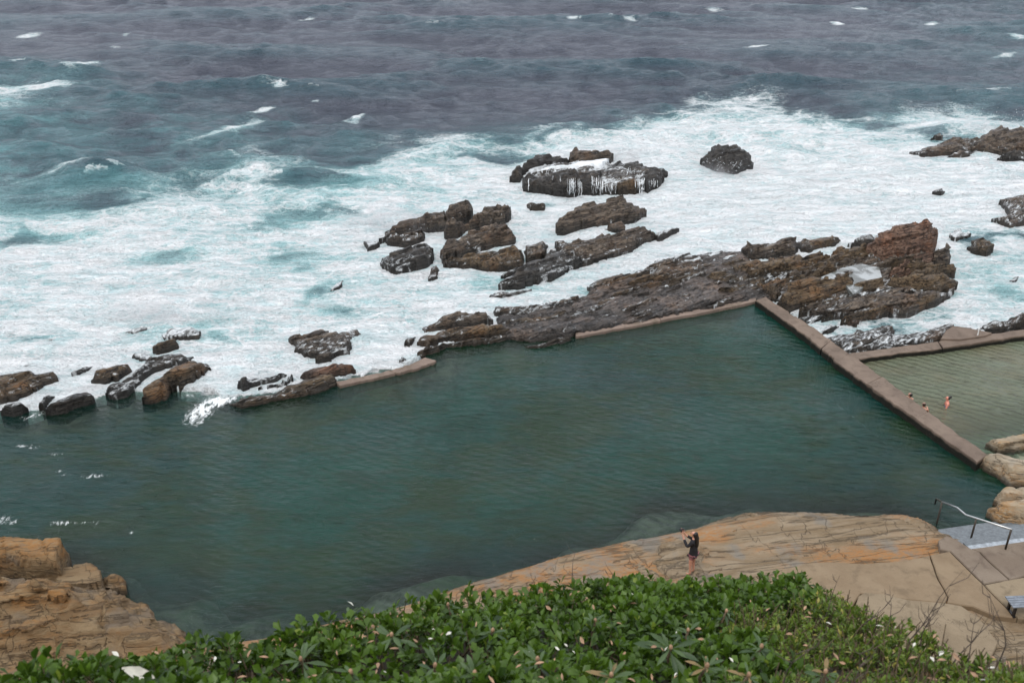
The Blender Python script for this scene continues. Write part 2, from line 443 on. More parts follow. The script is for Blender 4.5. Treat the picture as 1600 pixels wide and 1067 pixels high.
AQ = """0 0 0 0 0 0 0 0 0 0 0 0 0 0 0 1 2
1 0 0 0 0 0 0 0 0 0 0 0 0 0 0 2 2
0 0 0 0 0 0 0 0 0 0 0 0 0 0 1 2 3
5 4 2 0 0 0 0 0 0 0 0 0 0 0 1 2 1
7 6 4 2 1 0 0 0 0 0 1 2 2 2 2 2 2
7 6 5 4 5 2 1 1 2 4 5 5 6 6 6 6 5
8 6 4 5 6 4 4 6 5 5 5 6 6 6 6 6 5
7 5 4 5 7 6 9 7 5 5 5 5 5 5 5 5 5
5 5 6 8 8 8 9 7 5 5 5 4 4 4 4 4 4
7 7 8 9 9 8 7 6 5 5 5 4 4 4 4 5 5
8 8 9 9 9 8 7 6 5 5 4 4 4 4 4 7 7
8 8 9 9 9 8 7 7 6 6 4 4 4 4 4 8 8
9 8 8 8 8 9 7 7 6 6 4 4 4 4 4 6 6
7 7 7 7 7 8 7 6 5 5 4 4 4 4 5 5 5
6 6 6 6 7 7 6 6 5 5 4 4 4 4 5 5 5
5 5 5 5 5 5 5 5 5 5 4 4 4 4 5 5 5
5 5 5 5 5 5 5 5 5 5 4 4 4 4 5 5 5
5 5 5 5 5 5 5 5 5 5 4 4 4 4 5 5 5"""
FO = np.array([[float(x) for x in r.split()] for r in FO.split('\n')]) / 10
AQ = np.array([[float(x) for x in r.split()] for r in AQ.split('\n')]) / 10
AQ[:8] *= .75
def table(T, X, Y):
    px, py = PX(X, Y)
    gx = np.clip(px / 100, 0, 15.999); gy = np.clip(py / 40, 0, 16.999)
    i = gy.astype(int); j = gx.astype(int); fy = gy - i; fx = gx - j
    fx = fx * fx * (3 - 2 * fx); fy = fy * fy * (3 - 2 * fy)
    return (T[i, j] * (1 - fx) + T[i, j + 1] * fx) * (1 - fy) + (T[i + 1, j] * (1 - fx) + T[i + 1, j + 1] * fx) * fy
def spots(X, Y, L):
    """sum of soft streaks: (px, py, half length px, half width px, slope, strength)"""
    px, py = PX(X, Y); o = np.zeros_like(X)
    for (cx, cy, a, b, sl, st) in L:
        dx = px - cx; dy = (py - cy) - sl * dx
        o = np.maximum(o, st * np.exp(-((dx / a) ** 2 + (dy / b) ** 2)))
    return o
CAPS = [(130, 107, 38, 7, -.12, .95), (60, 138, 75, 8, -.03, .95), (15, 142, 30, 8, 0, .9), (45, 54, 26, 4, -.15, .8),
        (556, 178, 14, 8, -.4, .95), (545, 185, 20, 4, .2, .7), (1308, 36, 14, 3, .1, .95), (1345, 16, 16, 2.5, 0, .8),
        (1455, 40, 14, 3, 0, .8), (1590, 60, 22, 5, .1, .9), (1570, 90, 22, 4, -.2, .7), (930, 18, 16, 3, 0, .8),
        (838, 30, 14, 3, 0, .9), (893, 34, 10, 2.5, 0, .85), (985, 35, 14, 3, .1, .9), (475, 31, 16, 3, -.2, .8),
        (196, 54, 10, 4, -.4, .6), (440, 145, 14, 3, -.2, .6), (486, 160, 12, 2, 0, .7), (175, 75, 14, 2.5, 0, .5),
        (380, 195, 60, 8, -.25, .7), (410, 170, 24, 4, -.25, .85), (330, 210, 70, 5, -.2, .6), (365, 245, 30, 6, .6, .6),
        (715, 222, 20, 6, -.1, .9), (475, 232, 20, 6, 0, .5), (100, 272, 120, 6, -.16, .55), (400, 255, 70, 7, -.2, .55),
        (720, 76, 12, 2, 0, .5), (1180, 77, 22, 2.5, 0, .8), (1040, 115, 12, 2, 0, .3), (1115, 14, 20, 2.5, 0, .6),
        (640, 262, 70, 10, -.2, .5), (300, 330, 120, 9, -.1, 1.), (1500, 190, 90, 7, -.02, 1.), (1250, 180, 60, 10, 0, .8)]
HOLES = [(260, 400, 45, 14, -.1, .3), (130, 330, 55, 14, -.1, .4), (270, 425, 60, 16, 0, .28), (470, 285, 60, 12, -.15, .35),
         (900, 210, 45, 9, -.1, .5), (960, 232, 30, 6, 0, .2), (390, 425, 50, 9, 0, .35), (490, 460, 25, 14, -.5, .5),
         (810, 400, 30, 12, 0, .15), (1560, 455, 50, 14, 0, .3), (1540, 420, 50, 12, 0, .2), (1420, 505, 60, 12, -.2, .35),
         (1400, 300, 60, 4, 0, .35), (1340, 292, 40, 3, 0, .4), (1270, 232, 40, 8, 0, .35), (560, 250, 60, 9, -.15, .4),
         (850, 320, 20, 5, 0, .5), (815, 350, 20, 12, 0, .45), (760, 250, 40, 7, 0, .3), (60, 440, 60, 10, 0, .3),
         (330, 480, 50, 8, 0, .35), (60, 530, 70, 7, -.1, .55), (55, 560, 40, 9, 0, .5), (190, 540, 40, 8, -.2, .45), (350, 530, 40, 8, .3, .45),
         (545, 490, 45, 7, 0, .4), (200, 450, 40, 10, 0, .25), (1330, 530, 30, 5, 0, .3)]
def foam_at(X, Y):
    wx = (fbm(X * .12, Y * .12, 4, 77) - .5) * 5; wy = (fbm(X * .12 + 40, Y * .12, 4, 78) - .5) * 5
    f = table(FO, X + wx, Y + wy)
    # swirls and rafts of foam, a few metres across, and the gaps between them
    ax = X + (fbm(X * .22, Y * .3, 4, 401) - .5) * 9; ay = Y + (fbm(X * .22 + 7, Y * .3 + 3, 4, 402) - .5) * 7
    rg = 1 - 2 * np.abs(fbm(ax * .13, ay * .22, 4, 403) - .5) * 2.2
    sw = .42 * (rg - .58) + .62 * (fbm(ax * .10, ay * .17, 4, 405) - .5)
    f = f + sw * np.clip(f * 2.2, 0, 1) * (1 - .55 * sst(.8, 1., f))
    f = np.maximum(f, spots(X + wx * .25, Y + wy * .25, CAPS) * (.65 + .7 * (fbm(X * .8, Y * .8, 3, 409) - .25))) - spots(X, Y, HOLES)
    return np.clip(f, 0, 1)
def aqua_at(X, Y):
    wx = (fbm(X * .1 + 9, Y * .1, 4, 87) - .5) * 7; wy = (fbm(X * .1 + 49, Y * .1, 4, 88) - .5) * 7
    a = table(AQ, X + wx, Y + wy)
    return np.clip(a * (.35 + 1.5 * fbm(X * .16 + wx, Y * .26, 4, 411)), 0, 1)

# ---------------------------------------------------------------- sea
SHORE = [(-900, 700), (-200, 650), (0, 640), (75, 641), (150, 622), (225, 612), (290, 612), (350, 622), (470, 606), (540, 592), (650, 570),
         (685, 545), (760, 525), (880, 516), (1187, 468), (1330, 557), (1480, 528), (1600, 514), (1900, 470), (2600, 380)]
SHW = np.array([G(x, y, 0)[:2] for x, y in SHORE])
def shore_dist(X, Y):
    D, _, _ = nearest(SHW[:-1], SHW[1:], X.ravel(), Y.ravel())
    D = D.reshape(X.shape)
    poly = np.vstack([SHW, [[9000, SHW[-1, 1]], [9000, 9000], [-9000, 9000], [-9000, SHW[0, 1]]]])
    return np.where(inside(poly, X, Y), D, -D)
rows = [24.]
while rows[-1] < 3500:
    y = rows[-1]; rows.append(y + (.15 * max(1, (y / 60)) ** 1.75 if y < 210 else (y - 180) * .06))
rows = np.array(rows)
tt = np.concatenate([-1 - np.geomspace(.02, 12, 22)[::-1], np.linspace(-1, 1, 720), 1 + np.geomspace(.02, 12, 22)])
YY, TTT = np.meshgrid(rows, tt, indexing='ij')
XX = TTT * (YY * .56 + 10)
sdist = shore_dist(XX, YY)
keep = sdist > -1.7
foam = foam_at(XX, YY); aqua = aqua_at(XX, YY)
amp = .12 + .88 * sst(5, 34, sdist) ; amp = amp * (1 - .3 * foam)
fade = 1 - sst(250, 800, YY)
DX = np.zeros_like(XX); DY = np.zeros_like(XX); DZ = np.zeros_like(XX)
wr = np.random.default_rng(3)
main = R(-97)
lams = np.concatenate([wr.uniform(16, 34, 6), wr.uniform(6, 16, 22), wr.uniform(2, 6, 30), wr.uniform(.9, 2, 16)])
gate = fbm(XX * .05, YY * .05, 3, 5) * 1.3
for i, lam in enumerate(lams):
    spread = .28 if lam > 14 else .55 if lam > 5 else .95
    th = main + wr.normal(0, spread); k = 2 * math.pi / lam
    a = (.0085 if lam > 14 else .0088 * .85 if lam > 6 else .0098) * lam ** (.92 if lam > 6 else 1) * wr.uniform(.6, 1.4)
    if lam < 6: a *= .95
    if lam < 2: a *= .85
    ph = k * (XX * math.cos(th) + YY * math.sin(th)) + wr.uniform(0, 6.28) + 1.6 * (fbm(XX / lam * .35, YY / lam * .35, 2, i) - .5)
    g = a * (gate if lam < 16 else 1)
    if lam < 4: g = g * (1 - sst(90, 200, YY) * .4)
    DZ += g * np.cos(ph); q = .85
    DX -= q * g * math.cos(th) * np.sin(ph); DY -= q * g * math.sin(th) * np.sin(ph)
RDG = [(130, 110, 60, 7, -.12, .7), (60, 142, 100, 8, -.03, .9), (556, 184, 45, 8, -.1, 1.), (400, 176, 80, 7, -.2, .7), (300, 332, 150, 9, -.08, .8), (1540, 200, 110, 8, -.02, 1.3), (715, 228, 60, 8, -.1, .7),
       (100, 278, 150, 8, -.16, .7), (200, 205, 120, 8, -.1, .5), (1180, 82, 140, 8, .03, .8), (1430, 25, 100, 7, 0, .8), (700, 45, 120, 6, -.05, .7), (690, 110, 110, 7, -.12, .8), (930, 215, 110, 9, -.05, .8), (1000, 140, 150, 7, 0, .6),
       (450, 470, 120, 10, -.1, .4), (150, 470, 120, 10, -.1, .4), (1200, 190, 120, 8, 0, .7), (600, 290, 60, 9, -.2, .6), (1300, 130, 150, 7, 0, .6), (250, 385, 120, 10, -.15, .5), (900, 375, 60, 8, 0, .2)]
DZ = DZ + spots(XX + (fbm(XX * .2, YY * .2, 3, 501) - .5) * 4, YY + (fbm(XX * .15, YY * .3, 3, 502) - .5) * 4, RDG) * .7
lump = (fbm(XX * .35, YY * .55, 5, 91, .6) - .5) * .9 * foam * sst(.5, 4, sdist)
VZ = (DZ * amp * fade + lump * .6) + .03
_e = sdist + (fbm(XX * 1.1, YY * 1.1, 4, 303) - .5) * 1.6
VZ = VZ * sst(-.4, .5, _e) - 3.2 * sst(.2, -.45, _e)
V = np.stack([XX + DX * amp * fade * sst(0, 3, sdist), YY + DY * amp * fade * sst(0, 3, sdist), VZ], -1).reshape(-1, 3)
crest = sst(.32, .75, DZ) * (fbm(XX * .3, YY * .3, 3, 17) > .70) * .35
foam = np.clip(foam + crest * sst(30, 60, YY) * (1 - sst(170, 260, YY)), 0, 1)
f = grid_faces(*XX.shape, keep=keep)
V, f, fo, aq = compact(V, f, foam.ravel(), aqua.ravel())

def foam_nodes(t, p, dens):
    w = t.noise(p, .9, 4, .6)
    pw = t.vadd(t.map(p, scale=(.75, 1.25, 1), rot=(0, 0, R(-8))), w.outputs['Color'], 1.5)
    big = t.noise(t.map(p, scale=(.6, 1.1, 1)), .42, 9, .68, .5)
    v1 = t.vor(pw, .85); v2 = t.vor(pw, 2.7)
    l1 = t.mr(v1.outputs[0], 0, .16, 1, 0); l2 = t.mr(v2.outputs[0], 0, .2, 1, 0)
    lace = t.math('ADD', t.math('MULTIPLY', l1, .30), t.math('MULTIPLY', l2, .16))
    fine = t.noise(t.map(p, scale=(.8, 1.4, 1)), 3.5, 8, .75, .8)
    s = t.math('ADD', t.math('MULTIPLY', t.math('SUBTRACT', big.outputs[0], .5), 1.5),
               t.math('MULTIPLY', t.math('SUBTRACT', fine.outputs[0], .5), 1.15))
    s = t.math('ADD', s, t.math('MULTIPLY', lace, t.mr(dens, .05, .5)))
    s = t.math('ADD', s, dens)
    s = t.math('MULTIPLY', t.mr(s, .36, 1.05), t.mr(dens, .05, .6))
    return s, fine, big
def mat_sea():
    t = NT('sea_water'); p = t.pos()
    dens = t.attr('foam'); aq = t.attr('aqua')
    s, fine, big = foam_nodes(t, p, dens)
    n1 = t.noise(t.map(p, scale=(.5, 1, 1), rot=(0, 0, R(-8))), .35, 6, .6, .6)
    aa = t.math('MULTIPLY', aq, t.mr(n1.outputs[0], .3, .62, .25, 1.25), clamp=True)
    zz = t.mr(t.sep(p)['Z'], -.3, .75)
    deep = t.mix(zz, (.078, .088, .118), (.040, .088, .114))
    c = t.mix(t.math('MULTIPLY', aa, .9), deep, t.mix(t.mr(dens, .25, .85), (.10, .27, .29), (.19, .46, .47)))
    bub = t.mr(t.math('ADD', t.math('ADD', dens, t.math('MULTIPLY', aq, .38)), t.math('SUBTRACT', fine.outputs[0], .5)), .25, 1.0, 0, .85)
    c = t.mix(bub, c, (.46, .74, .75))
    fc = t.mix(t.mr(big.outputs[0], .35, .6), (.80, .84, .85), (.91, .92, .925))
    tn = t.noise(t.map(p, scale=(.7, 1.2, 1)), .8, 6, .7, .6)
    fc = t.mix(t.math('MULTIPLY', t.mr(tn.outputs[0], .42, .68), t.mr(aq, .1, .9, .25, .8)), fc, (.56, .75, .77))
    fc = t.mix(t.mr(fine.outputs[0], .34, .48, .15, 0), fc, (.56, .64, .66))
    c = t.mix(s, c, fc)
    r = t.mr(s, 0, .6, .16, .85)
    w1 = t.noise(t.map(p, scale=(.6, 1.2, 1), rot=(0, 0, R(-7))), 1.5, 8, .66, .4)
    w2 = t.noise(t.map(p, scale=(.6, 1.3, 1), rot=(0, 0, R(-12))), 4.5, 5, .6)
    w0 = t.noise(t.map(p, scale=(.42, 1.15, 1), rot=(0, 0, R(-9))), 1.0, 6, .62, .9)
    rg = t.math('SUBTRACT', 1, t.math('ABSOLUTE', t.math('MULTIPLY', t.math('SUBTRACT', w0.outputs[0], .5), 3.2)))
    w3 = t.noise(t.map(p, scale=(.5, 1.2, 1), rot=(0, 0, R(5))), 2.8, 4, .6, .6)
    rg2 = t.math('SUBTRACT', 1, t.math('ABSOLUTE', t.math('MULTIPLY', t.math('SUBTRACT', w3.outputs[0], .5), 3.2)))
    n = t.bump(t.math('ADD', rg, t.math('MULTIPLY', rg2, .45)), .34, 1.)
    n = t.bump(t.math('ADD', w1.outputs[0], t.math('MULTIPLY', w2.outputs[0], .3)), .35, .8, n)
    n = t.bump(t.math('ADD', s, t.math('MULTIPLY', fine.outputs[0], .8)), .10, .5, n)
    return t.done(t.bsdf(c, r, n, .5, IOR=1.33))
M['sea'] = mat_sea()
sea = mesh_obj('sea_water', V, f, M['sea'], smooth=True, attrs={'foam': fo, 'aqua': aq}); tag(sea, 'choppy grey blue sea breaking into white surf', kind='structure')
del V, f, XX, YY, DX, DY, DZ
sb = mesh_obj('sea_bed', [(-3000, 5, -6), (3000, 5, -6), (3000, 3500, -9), (-3000, 3500, -9)], [(0, 1, 2, 3)], M['soil']); tag(sb, kind='structure')

# ---------------------------------------------------------------- pools
WL = [(1183, 470), (1252, 521), (1312, 569), (1400, 632), (1470, 682), (1530, 724)]       # pool side of the dividing wall
def mat_pool(name, teal, teal2, olive, ripple_rot, rl, turb_scale=1., bump=.03, foamy=True, wvw=.22):
    t = NT(name); p = t.pos()
    td = t.attr('turb')
    n1 = t.noise(t.map(p, scale=(.8, 1, 1)), .22, 6, .6, .5); n2 = t.noise(p, .07, 3, .5)
    n3 = t.noise(t.map(p, rot=(0, 0, R(30)), scale=(.6, 1.2, 1)), .9, 6, .65, .8)
    c = t.mix(t.mr(n2.outputs[0], .38, .62), teal, teal2)
    c = t.mix(t.mr(t.math('ADD', n1.outputs[0], t.math('MULTIPLY', n3.outputs[0], .6)), .70, .98, 0, .95), c, olive)
    n4 = t.noise(t.map(p, scale=(.7, 1.1, 1)), 1.3, 5, .7, 1.)
    c = t.mix(t.mr(n4.outputs[0], .42, .68, 0, .45), c, tuple(q * .45 for q in olive))
    wv = t.n.new('ShaderNodeTexWave'); wv.bands_direction = 'Y'
    t.l.new(t.map(t.vadd(p, n3.outputs['Color'], .5), rot=(0, 0, ripple_rot)), wv.inputs['Vector'])
    wv.inputs['Scale'].default_value = rl; wv.inputs['Distortion'].default_value = 4.; wv.inputs['Detail'].default_value = 3
    wv.inputs['Detail Scale'].default_value = .8; wv.inputs['Detail Roughness'].default_value = .6
    r1 = t.noise(t.map(p, rot=(0, 0, ripple_rot), scale=(.45, 1.4, 1)), 2.8, 5, .6, .6)
    r2 = t.noise(t.map(p, rot=(0, 0, ripple_rot), scale=(.5, 1.2, 1)), .6, 3, .5)
    r3 = t.noise(t.map(p, rot=(0, 0, ripple_rot + 1.1), scale=(.4, 1.5, 1)), 2.1, 5, .6, .8)
    calm = t.mr(t.noise(p, .13, 2, .5).outputs[0], .35, .65, .45, 1.1)
    hgt = t.math('MULTIPLY', t.math('ADD', t.math('MULTIPLY', wv.outputs['Fac'], wvw), t.math('ADD', r1.outputs[0], t.math('ADD', t.math('MULTIPLY', r3.outputs[0], .8), t.math('MULTIPLY', r2.outputs[0], .7)))), calm)
    nn = t.bump(hgt, bump, 1.)
    rough = .1
    if foamy:
        fd = t.attr('foam')
        fs = t.noise(t.map(p, rot=(0, 0, R(-35)), scale=(1.3, .6, 1)), 4.2, 7, .8, 1.)
        fr = t.math('MULTIPLY', t.mr(t.math('ADD', fd, t.math('MULTIPLY', t.math('SUBTRACT', fs.outputs[0], .5), 2.1)), .62, 1.0), t.mr(fd, .02, .2))
        c = t.mix(fr, c, (.78, .8, .8)); rough = t.mr(fr, 0, .5, .1, .8)
    surf = t.bsdf(c, rough, nn, .5, IOR=1.33)
    tr = t.n.new('ShaderNodeBsdfTransparent'); tr.inputs[0].default_value = (.62, .80, .76, 1)
    gl = t.n.new('ShaderNodeBsdfGlossy'); gl.inputs['Roughness'].default_value = .08; t.l.new(nn, gl.inputs['Normal'])
    fr_ = t.n.new('ShaderNodeFresnel'); fr_.inputs['IOR'].default_value = 1.33; t.l.new(nn, fr_.inputs['Normal'])
    m1 = t.n.new('ShaderNodeMixShader'); t.l.new(fr_.outputs[0], m1.inputs[0]); t.l.new(tr.outputs[0], m1.inputs[1]); t.l.new(gl.outputs[0], m1.inputs[2])
    m2 = t.n.new('ShaderNodeMixShader')
    fac = t.math('MAXIMUM', td, fr) if foamy else td
    t.l.new(fac, m2.inputs[0]); t.l.new(m1.outputs[0], m2.inputs[1]); t.l.new(surf, m2.inputs[2])
    return t.done(m2.outputs[0])
_wa, _wb = G(1183, 470), G(1530, 724)
WDIR = math.atan2(_wb[1] - _wa[1], _wb[0] - _wa[0])
M['pool'] = mat_pool('main_pool_water', (.003, .045, .031), (.004, .035, .031), (.010, .032, .011), R(28), .8, bump=.11)
M['pool2'] = mat_pool('small_pool_water', (.125, .145, .095), (.135, .155, .10), (.145, .14, .085), R(34), .8, bump=.10, wvw=.5, foamy=False)

SHORE_IN = [(-900, 1000), (-300, 930), (0, 900), (140, 935), (190, 960), (300, 1010), (450, 990), (620, 950), (700, 925), (800, 895), (900, 866), (1000, 846),
            (1110, 822), (1200, 806), (1400, 812), (1470, 838), (1530, 870), (1600, 868)]
INW = np.array([G(x, y, 0)[:2] for x, y in SHORE_IN])
pool_poly = np.vstack([[G(x, y, 0)[:2] for x, y in [(-900, 702), (-200, 652), (0, 640), (75, 641), (150, 622), (225, 612), (290, 612), (350, 622), (470, 606), (540, 592), (650, 570), (685, 545), (760, 525), (880, 516)]],
                       [G(1187, 468, 0)[:2]], [G(x + 9, y, 0)[:2] for x, y in WL[1:]], [G(1580, 745, 0)[:2], G(1640, 800, 0)[:2], G(1700, 900, 0)[:2]],
                       [G(x, y, 0)[:2] for x, y in [(1500, 900), (1200, 900), (700, 1040), (0, 1100), (-900, 1200)]]])
def poolgrid(poly, res):
    mn, mxx = poly.min(0), poly.max(0)
    xs = np.arange(max(mn[0], -48), min(mxx[0], 48), res); ys = np.arange(mn[1], mxx[1], res)
    X, Y = np.meshgrid(xs, ys); k = inside(poly, X, Y)
    # include a rim of cells
    k2 = k.copy(); k2[1:] |= k[:-1]; k2[:-1] |= k[1:]; k2[:, 1:] |= k[:, :-1]; k2[:, :-1] |= k[:, 1:]
    return X, Y, k2
X, Y, k = poolgrid(pool_poly, .3)
ds, _, _ = nearest(SHW[:-1], SHW[1:], X.ravel(), Y.ravel()); ds = ds.reshape(X.shape)
di, _, _ = nearest(INW[:-1], INW[1:], X.ravel(), Y.ravel()); di = di.reshape(X.shape)
ww = (fbm(X * .35, Y * .35, 4, 12) - .5)
dwall, _, _ = nearest(*(lambda q: (q[:-1], q[1:]))(np.array([G(x, y, 0)[:2] for x, y in WL])), X.ravel(), Y.ravel()); dwall = dwall.reshape(X.shape)
isw = dwall < ds + .3
ds2 = np.where(isw, 9, ds)
depth = np.minimum(.45 + 1.9 * sst(1.2, 3.6, ds2 + ww * 3), .25 + 2.2 * sst(.2, 4.5, di + ww * 2.5)) + (fbm(X * .5, Y * .5, 4, 33) - .5) * .5
depth = np.clip(depth, .12, 2.6)
turb = 1 - np.exp(-depth * .85)
pf = spots(X + ww * 1.2, Y + ww * 1.2, [(325, 638, 40, 22, -.3, 1.0), (350, 623, 40, 14, -.2, 1.1), (315, 654, 24, 14, 0, .85), (290, 622, 30, 8, 0, .7), (200, 636, 30, 6, 0, .6), (120, 652, 30, 5, 0, .6), (50, 650, 34, 9, -.3, .8), (50, 700, 22, 7, -.2, .82), (30, 698, 18, 4, 0, .82), (85, 712, 24, 6, .2, .82),
        (105, 735, 26, 7, .3, .82), (150, 742, 26, 6, 0, .82), (100, 815, 40, 9, .12, .82), (140, 822, 30, 7, .2, .82), (20, 808, 30, 12, .1, .82), (190, 838, 30, 5, .25, .82), (60, 832, 60, 4, .1, .82),
        (275, 705, 20, 6, 0, .24), (210, 752, 18, 4, 0, .2), (215, 750, 10, 3, 0, .2), (185, 630, 12, 4, 0, .4), (230, 848, 14, 3, .3, .24)])
V = np.stack([X, Y, np.zeros_like(X)], -1).reshape(-1, 3)
V, f, tb, pf = compact(V, grid_faces(*X.shape, keep=k), turb.ravel(), pf.ravel())
po = mesh_obj('main_pool_water', V, f, M['pool'], smooth=True, attrs={'turb': tb, 'foam': pf}); tag(po, 'dark green rippled water of the large rock pool', kind='structure')
V = np.stack([X, Y, -depth], -1).reshape(-1, 3); V, f = compact(V, grid_faces(*X.shape, keep=k))
t = NT('submerged_rock'); p = t.pos(); n = t.noise(p, .9, 7, .65, .4); n2 = t.noise(p, .25, 4, .6)
c = t.mix(t.mr(n.outputs[0], .38, .64), (.05, .042, .032), (.20, .165, .13)); c = t.mix(t.mr(n2.outputs[0], .5, .65, 0, .6), c, (.07, .11, .045))
M['bed'] = t.done(t.bsdf(c, .9, t.bump(n.outputs[0], .1, .8)))
bd = mesh_obj('pool_bed', V, f, M['bed'], smooth=True); tag(bd, kind='structure')

sp_poly = np.array([G(x, y, .1)[:2] for x, y in [(1322, 562), (1600, 519), (1900, 474), (2000, 640), (1800, 700), (1600, 715), (1560, 722), (1535, 715)]])
X, Y, k = poolgrid(sp_poly, .3)
INP = np.array([G(x, y, .1)[:2] for x, y in [(1530, 705), (1600, 688), (1800, 660)]])
di, _, _ = nearest(INP[:-1], INP[1:], X.ravel(), Y.ravel()); di = di.reshape(X.shape)
depth = np.clip(.12 + 1.0 * sst(.2, 4, di) + (fbm(X * .5, Y * .5, 3, 35) - .5) * .3, .1, 1.3)
V = np.stack([X, Y, np.full_like(X, .1)], -1).reshape(-1, 3)
V, f, tb = compact(V, grid_faces(*X.shape, keep=inside(sp_poly, X, Y)), (1 - np.exp(-depth * 1.7)).ravel())
o = mesh_obj('small_pool_water', V, f, M['pool2'], smooth=True, attrs={'turb': tb}); tag(o, 'pale olive rippled water of the shallow pool', kind='structure')
V = np.stack([X, Y, .1 - depth], -1).reshape(-1, 3); V, f = compact(V, grid_faces(*X.shape, keep=k))
t = NT('pale_pool_sand'); p = t.pos(); n = t.noise(p, .8, 5, .6)
M['bed2'] = t.done(t.bsdf(t.mix(t.mr(n.outputs[0], .4, .6), (.24, .24, .17), (.3, .29, .21)), .9))
o = mesh_obj('small_pool_bed', V, f, M['bed2'], smooth=True); tag(o, kind='structure')

# ---------------------------------------------------------------- walls
def lerp_edge(E, t):
    E = np.array(E, float); L = np.concatenate([[0], np.cumsum(np.linalg.norm(np.diff(E, axis=0), axis=1))]); L /= L[-1]
    return np.array([np.interp(t, L, E[:, i]) for i in range(2)])
def wall(label, A, B, ts, z1, name='pool_wall', z0=-1.6, cat='pool wall', mat='wallc', jit=.012):
    A = [G(x, y, z1)[:2] for x, y in A]; B = [G(x, y, z1)[:2] for x, y in B]
    o = empty(name, (*((np.array(A[0]) + B[0]) / 2), 0)); tag(o, label, cat)
    r = random.Random(len(label)); jit = .03
    for a, b in zip(ts[:-1], ts[1:]):
        sub = np.linspace(a + .0006, b - .0006, 13)
        e1 = [lerp_edge(A, t) for t in sub]; e2 = [lerp_edge(B, t) for t in sub[::-1]]
        P = [q + np.array([r.uniform(-jit, jit), r.uniform(-jit, jit)]) * 1.6 for q in e1 + e2]
        v, f = prism(P, z0, z1 + r.uniform(-jit, jit), .03)
        mesh_obj('concrete_segment', v, f, M[mat], parent=o)
    return o
wall('pinkish concrete wall dividing the deep pool from foaming rocks, the narrower seaward half', [(1181, 468), (1252, 519), (1310, 566)], [(1196, 463), (1268, 510), (1325, 552)], [0, .38, .8, 1], .38)
wall('wide concrete wall with a black algae edge, between the deep green pool and the shallow olive pool', [(1303, 561), (1395, 629), (1470, 681), (1527, 722)], [(1328, 550), (1420, 620), (1500, 680), (1545, 711)], [0, .27, .62, 1], .42)
wall('long pinkish concrete kerb closing the shallow olive pool on its sea side', [(1326, 551), (1400, 541), (1475, 532), (1600, 515), (1900, 470)], [(1338, 561), (1400, 552), (1475, 543), (1600, 525), (1900, 482)], [0, .22, .5, .82, 1], .38)
wall('thin straight concrete kerb between the deep green pool and the flat brown shelf', [(899, 517), (1000, 500), (1100, 482), (1180, 466)], [(901, 525), (1000, 507), (1100, 488), (1181, 471)], [0, .45, 1], .15, mat='kerb')
wall('low curved concrete kerb holding back white foam, left of the layered brown rocks', [(524, 596), (600, 581), (640, 569), (664, 558)], [(530, 602), (605, 586), (652, 575), (682, 563)], [0, .55, 1], .15, mat='kerb')

# ---------------------------------------------------------------- rocks in the surf
def outcrop(name, label, ctr_px, blocks, cat='rock outcrop', res=.08, base=None, **kw):
    c = G(*ctr_px); o = empty(name, c); tag(o, label, cat)
    if base:
        rock(base[0], base[1], base[2], None, 'rock_footing', o, res=res * 1.2, seed=base[3] if len(base) > 3 else 3, **{**dict(tilt=.2), **(base[4] if len(base) > 4 else {})})
    for i, b in enumerate(blocks):
        pp, h, mat = b[:3]; k = dict(kw); k.update(b[3] if len(b) > 3 else {})
        rock(pp, h, mat, None, 'rock_slab', o, res=res, seed=i * 3 + len(label), **k)
    return o
far = outcrop('wave_washed_rock', 'dark flat-topped rock with white water spilling down its front, farthest of the central rocks', (920, 290), [
    ([(794, 284), (806, 267), (821, 259), (822, 249), (845, 244), (880, 250), (893, 256), (880, 263), (850, 266), (822, 273), (812, 286)], 1.5, 'rock_black', {'hr': 1.0}),
    ([(886, 256), (892, 239), (915, 241), (945, 244), (960, 252), (955, 259), (935, 256), (905, 262)], 1.5, 'rock', {'hr': 1.1}),
    ([(938, 274), (948, 260), (962, 254), (1000, 254), (1017, 262), (1037, 265), (1047, 276), (1035, 281), (1032, 290), (1010, 300), (1000, 290), (1001, 276), (965, 277)], 1.35, 'rock_black', {'hr': .9}),
    ([(816, 299), (816, 286), (823, 278), (870, 272), (900, 274), (905, 290), (900, 305), (860, 306), (835, 301)], 1.5, 'rock_black', {'hr': 1.1, 'tilt': .1, 'w': .35}),
    ([(898, 304), (900, 276), (935, 273), (942, 282), (940, 303)], 1.45, 'rock_black', {'hr': 1.1, 'tilt': .1, 'w': .3}),
    ([(962, 302), (964, 283), (993, 282), (997, 300)], 1.2, 'rock_brown', {'hr': .9, 'tilt': .1, 'w': .25}),
], res=.13, base=([(820, 299), (815, 275), (845, 255), (930, 250), (1000, 262), (1030, 280), (1000, 299), (900, 304)], 1.1, 'rock_foamy', 8, {'hr': .6}))
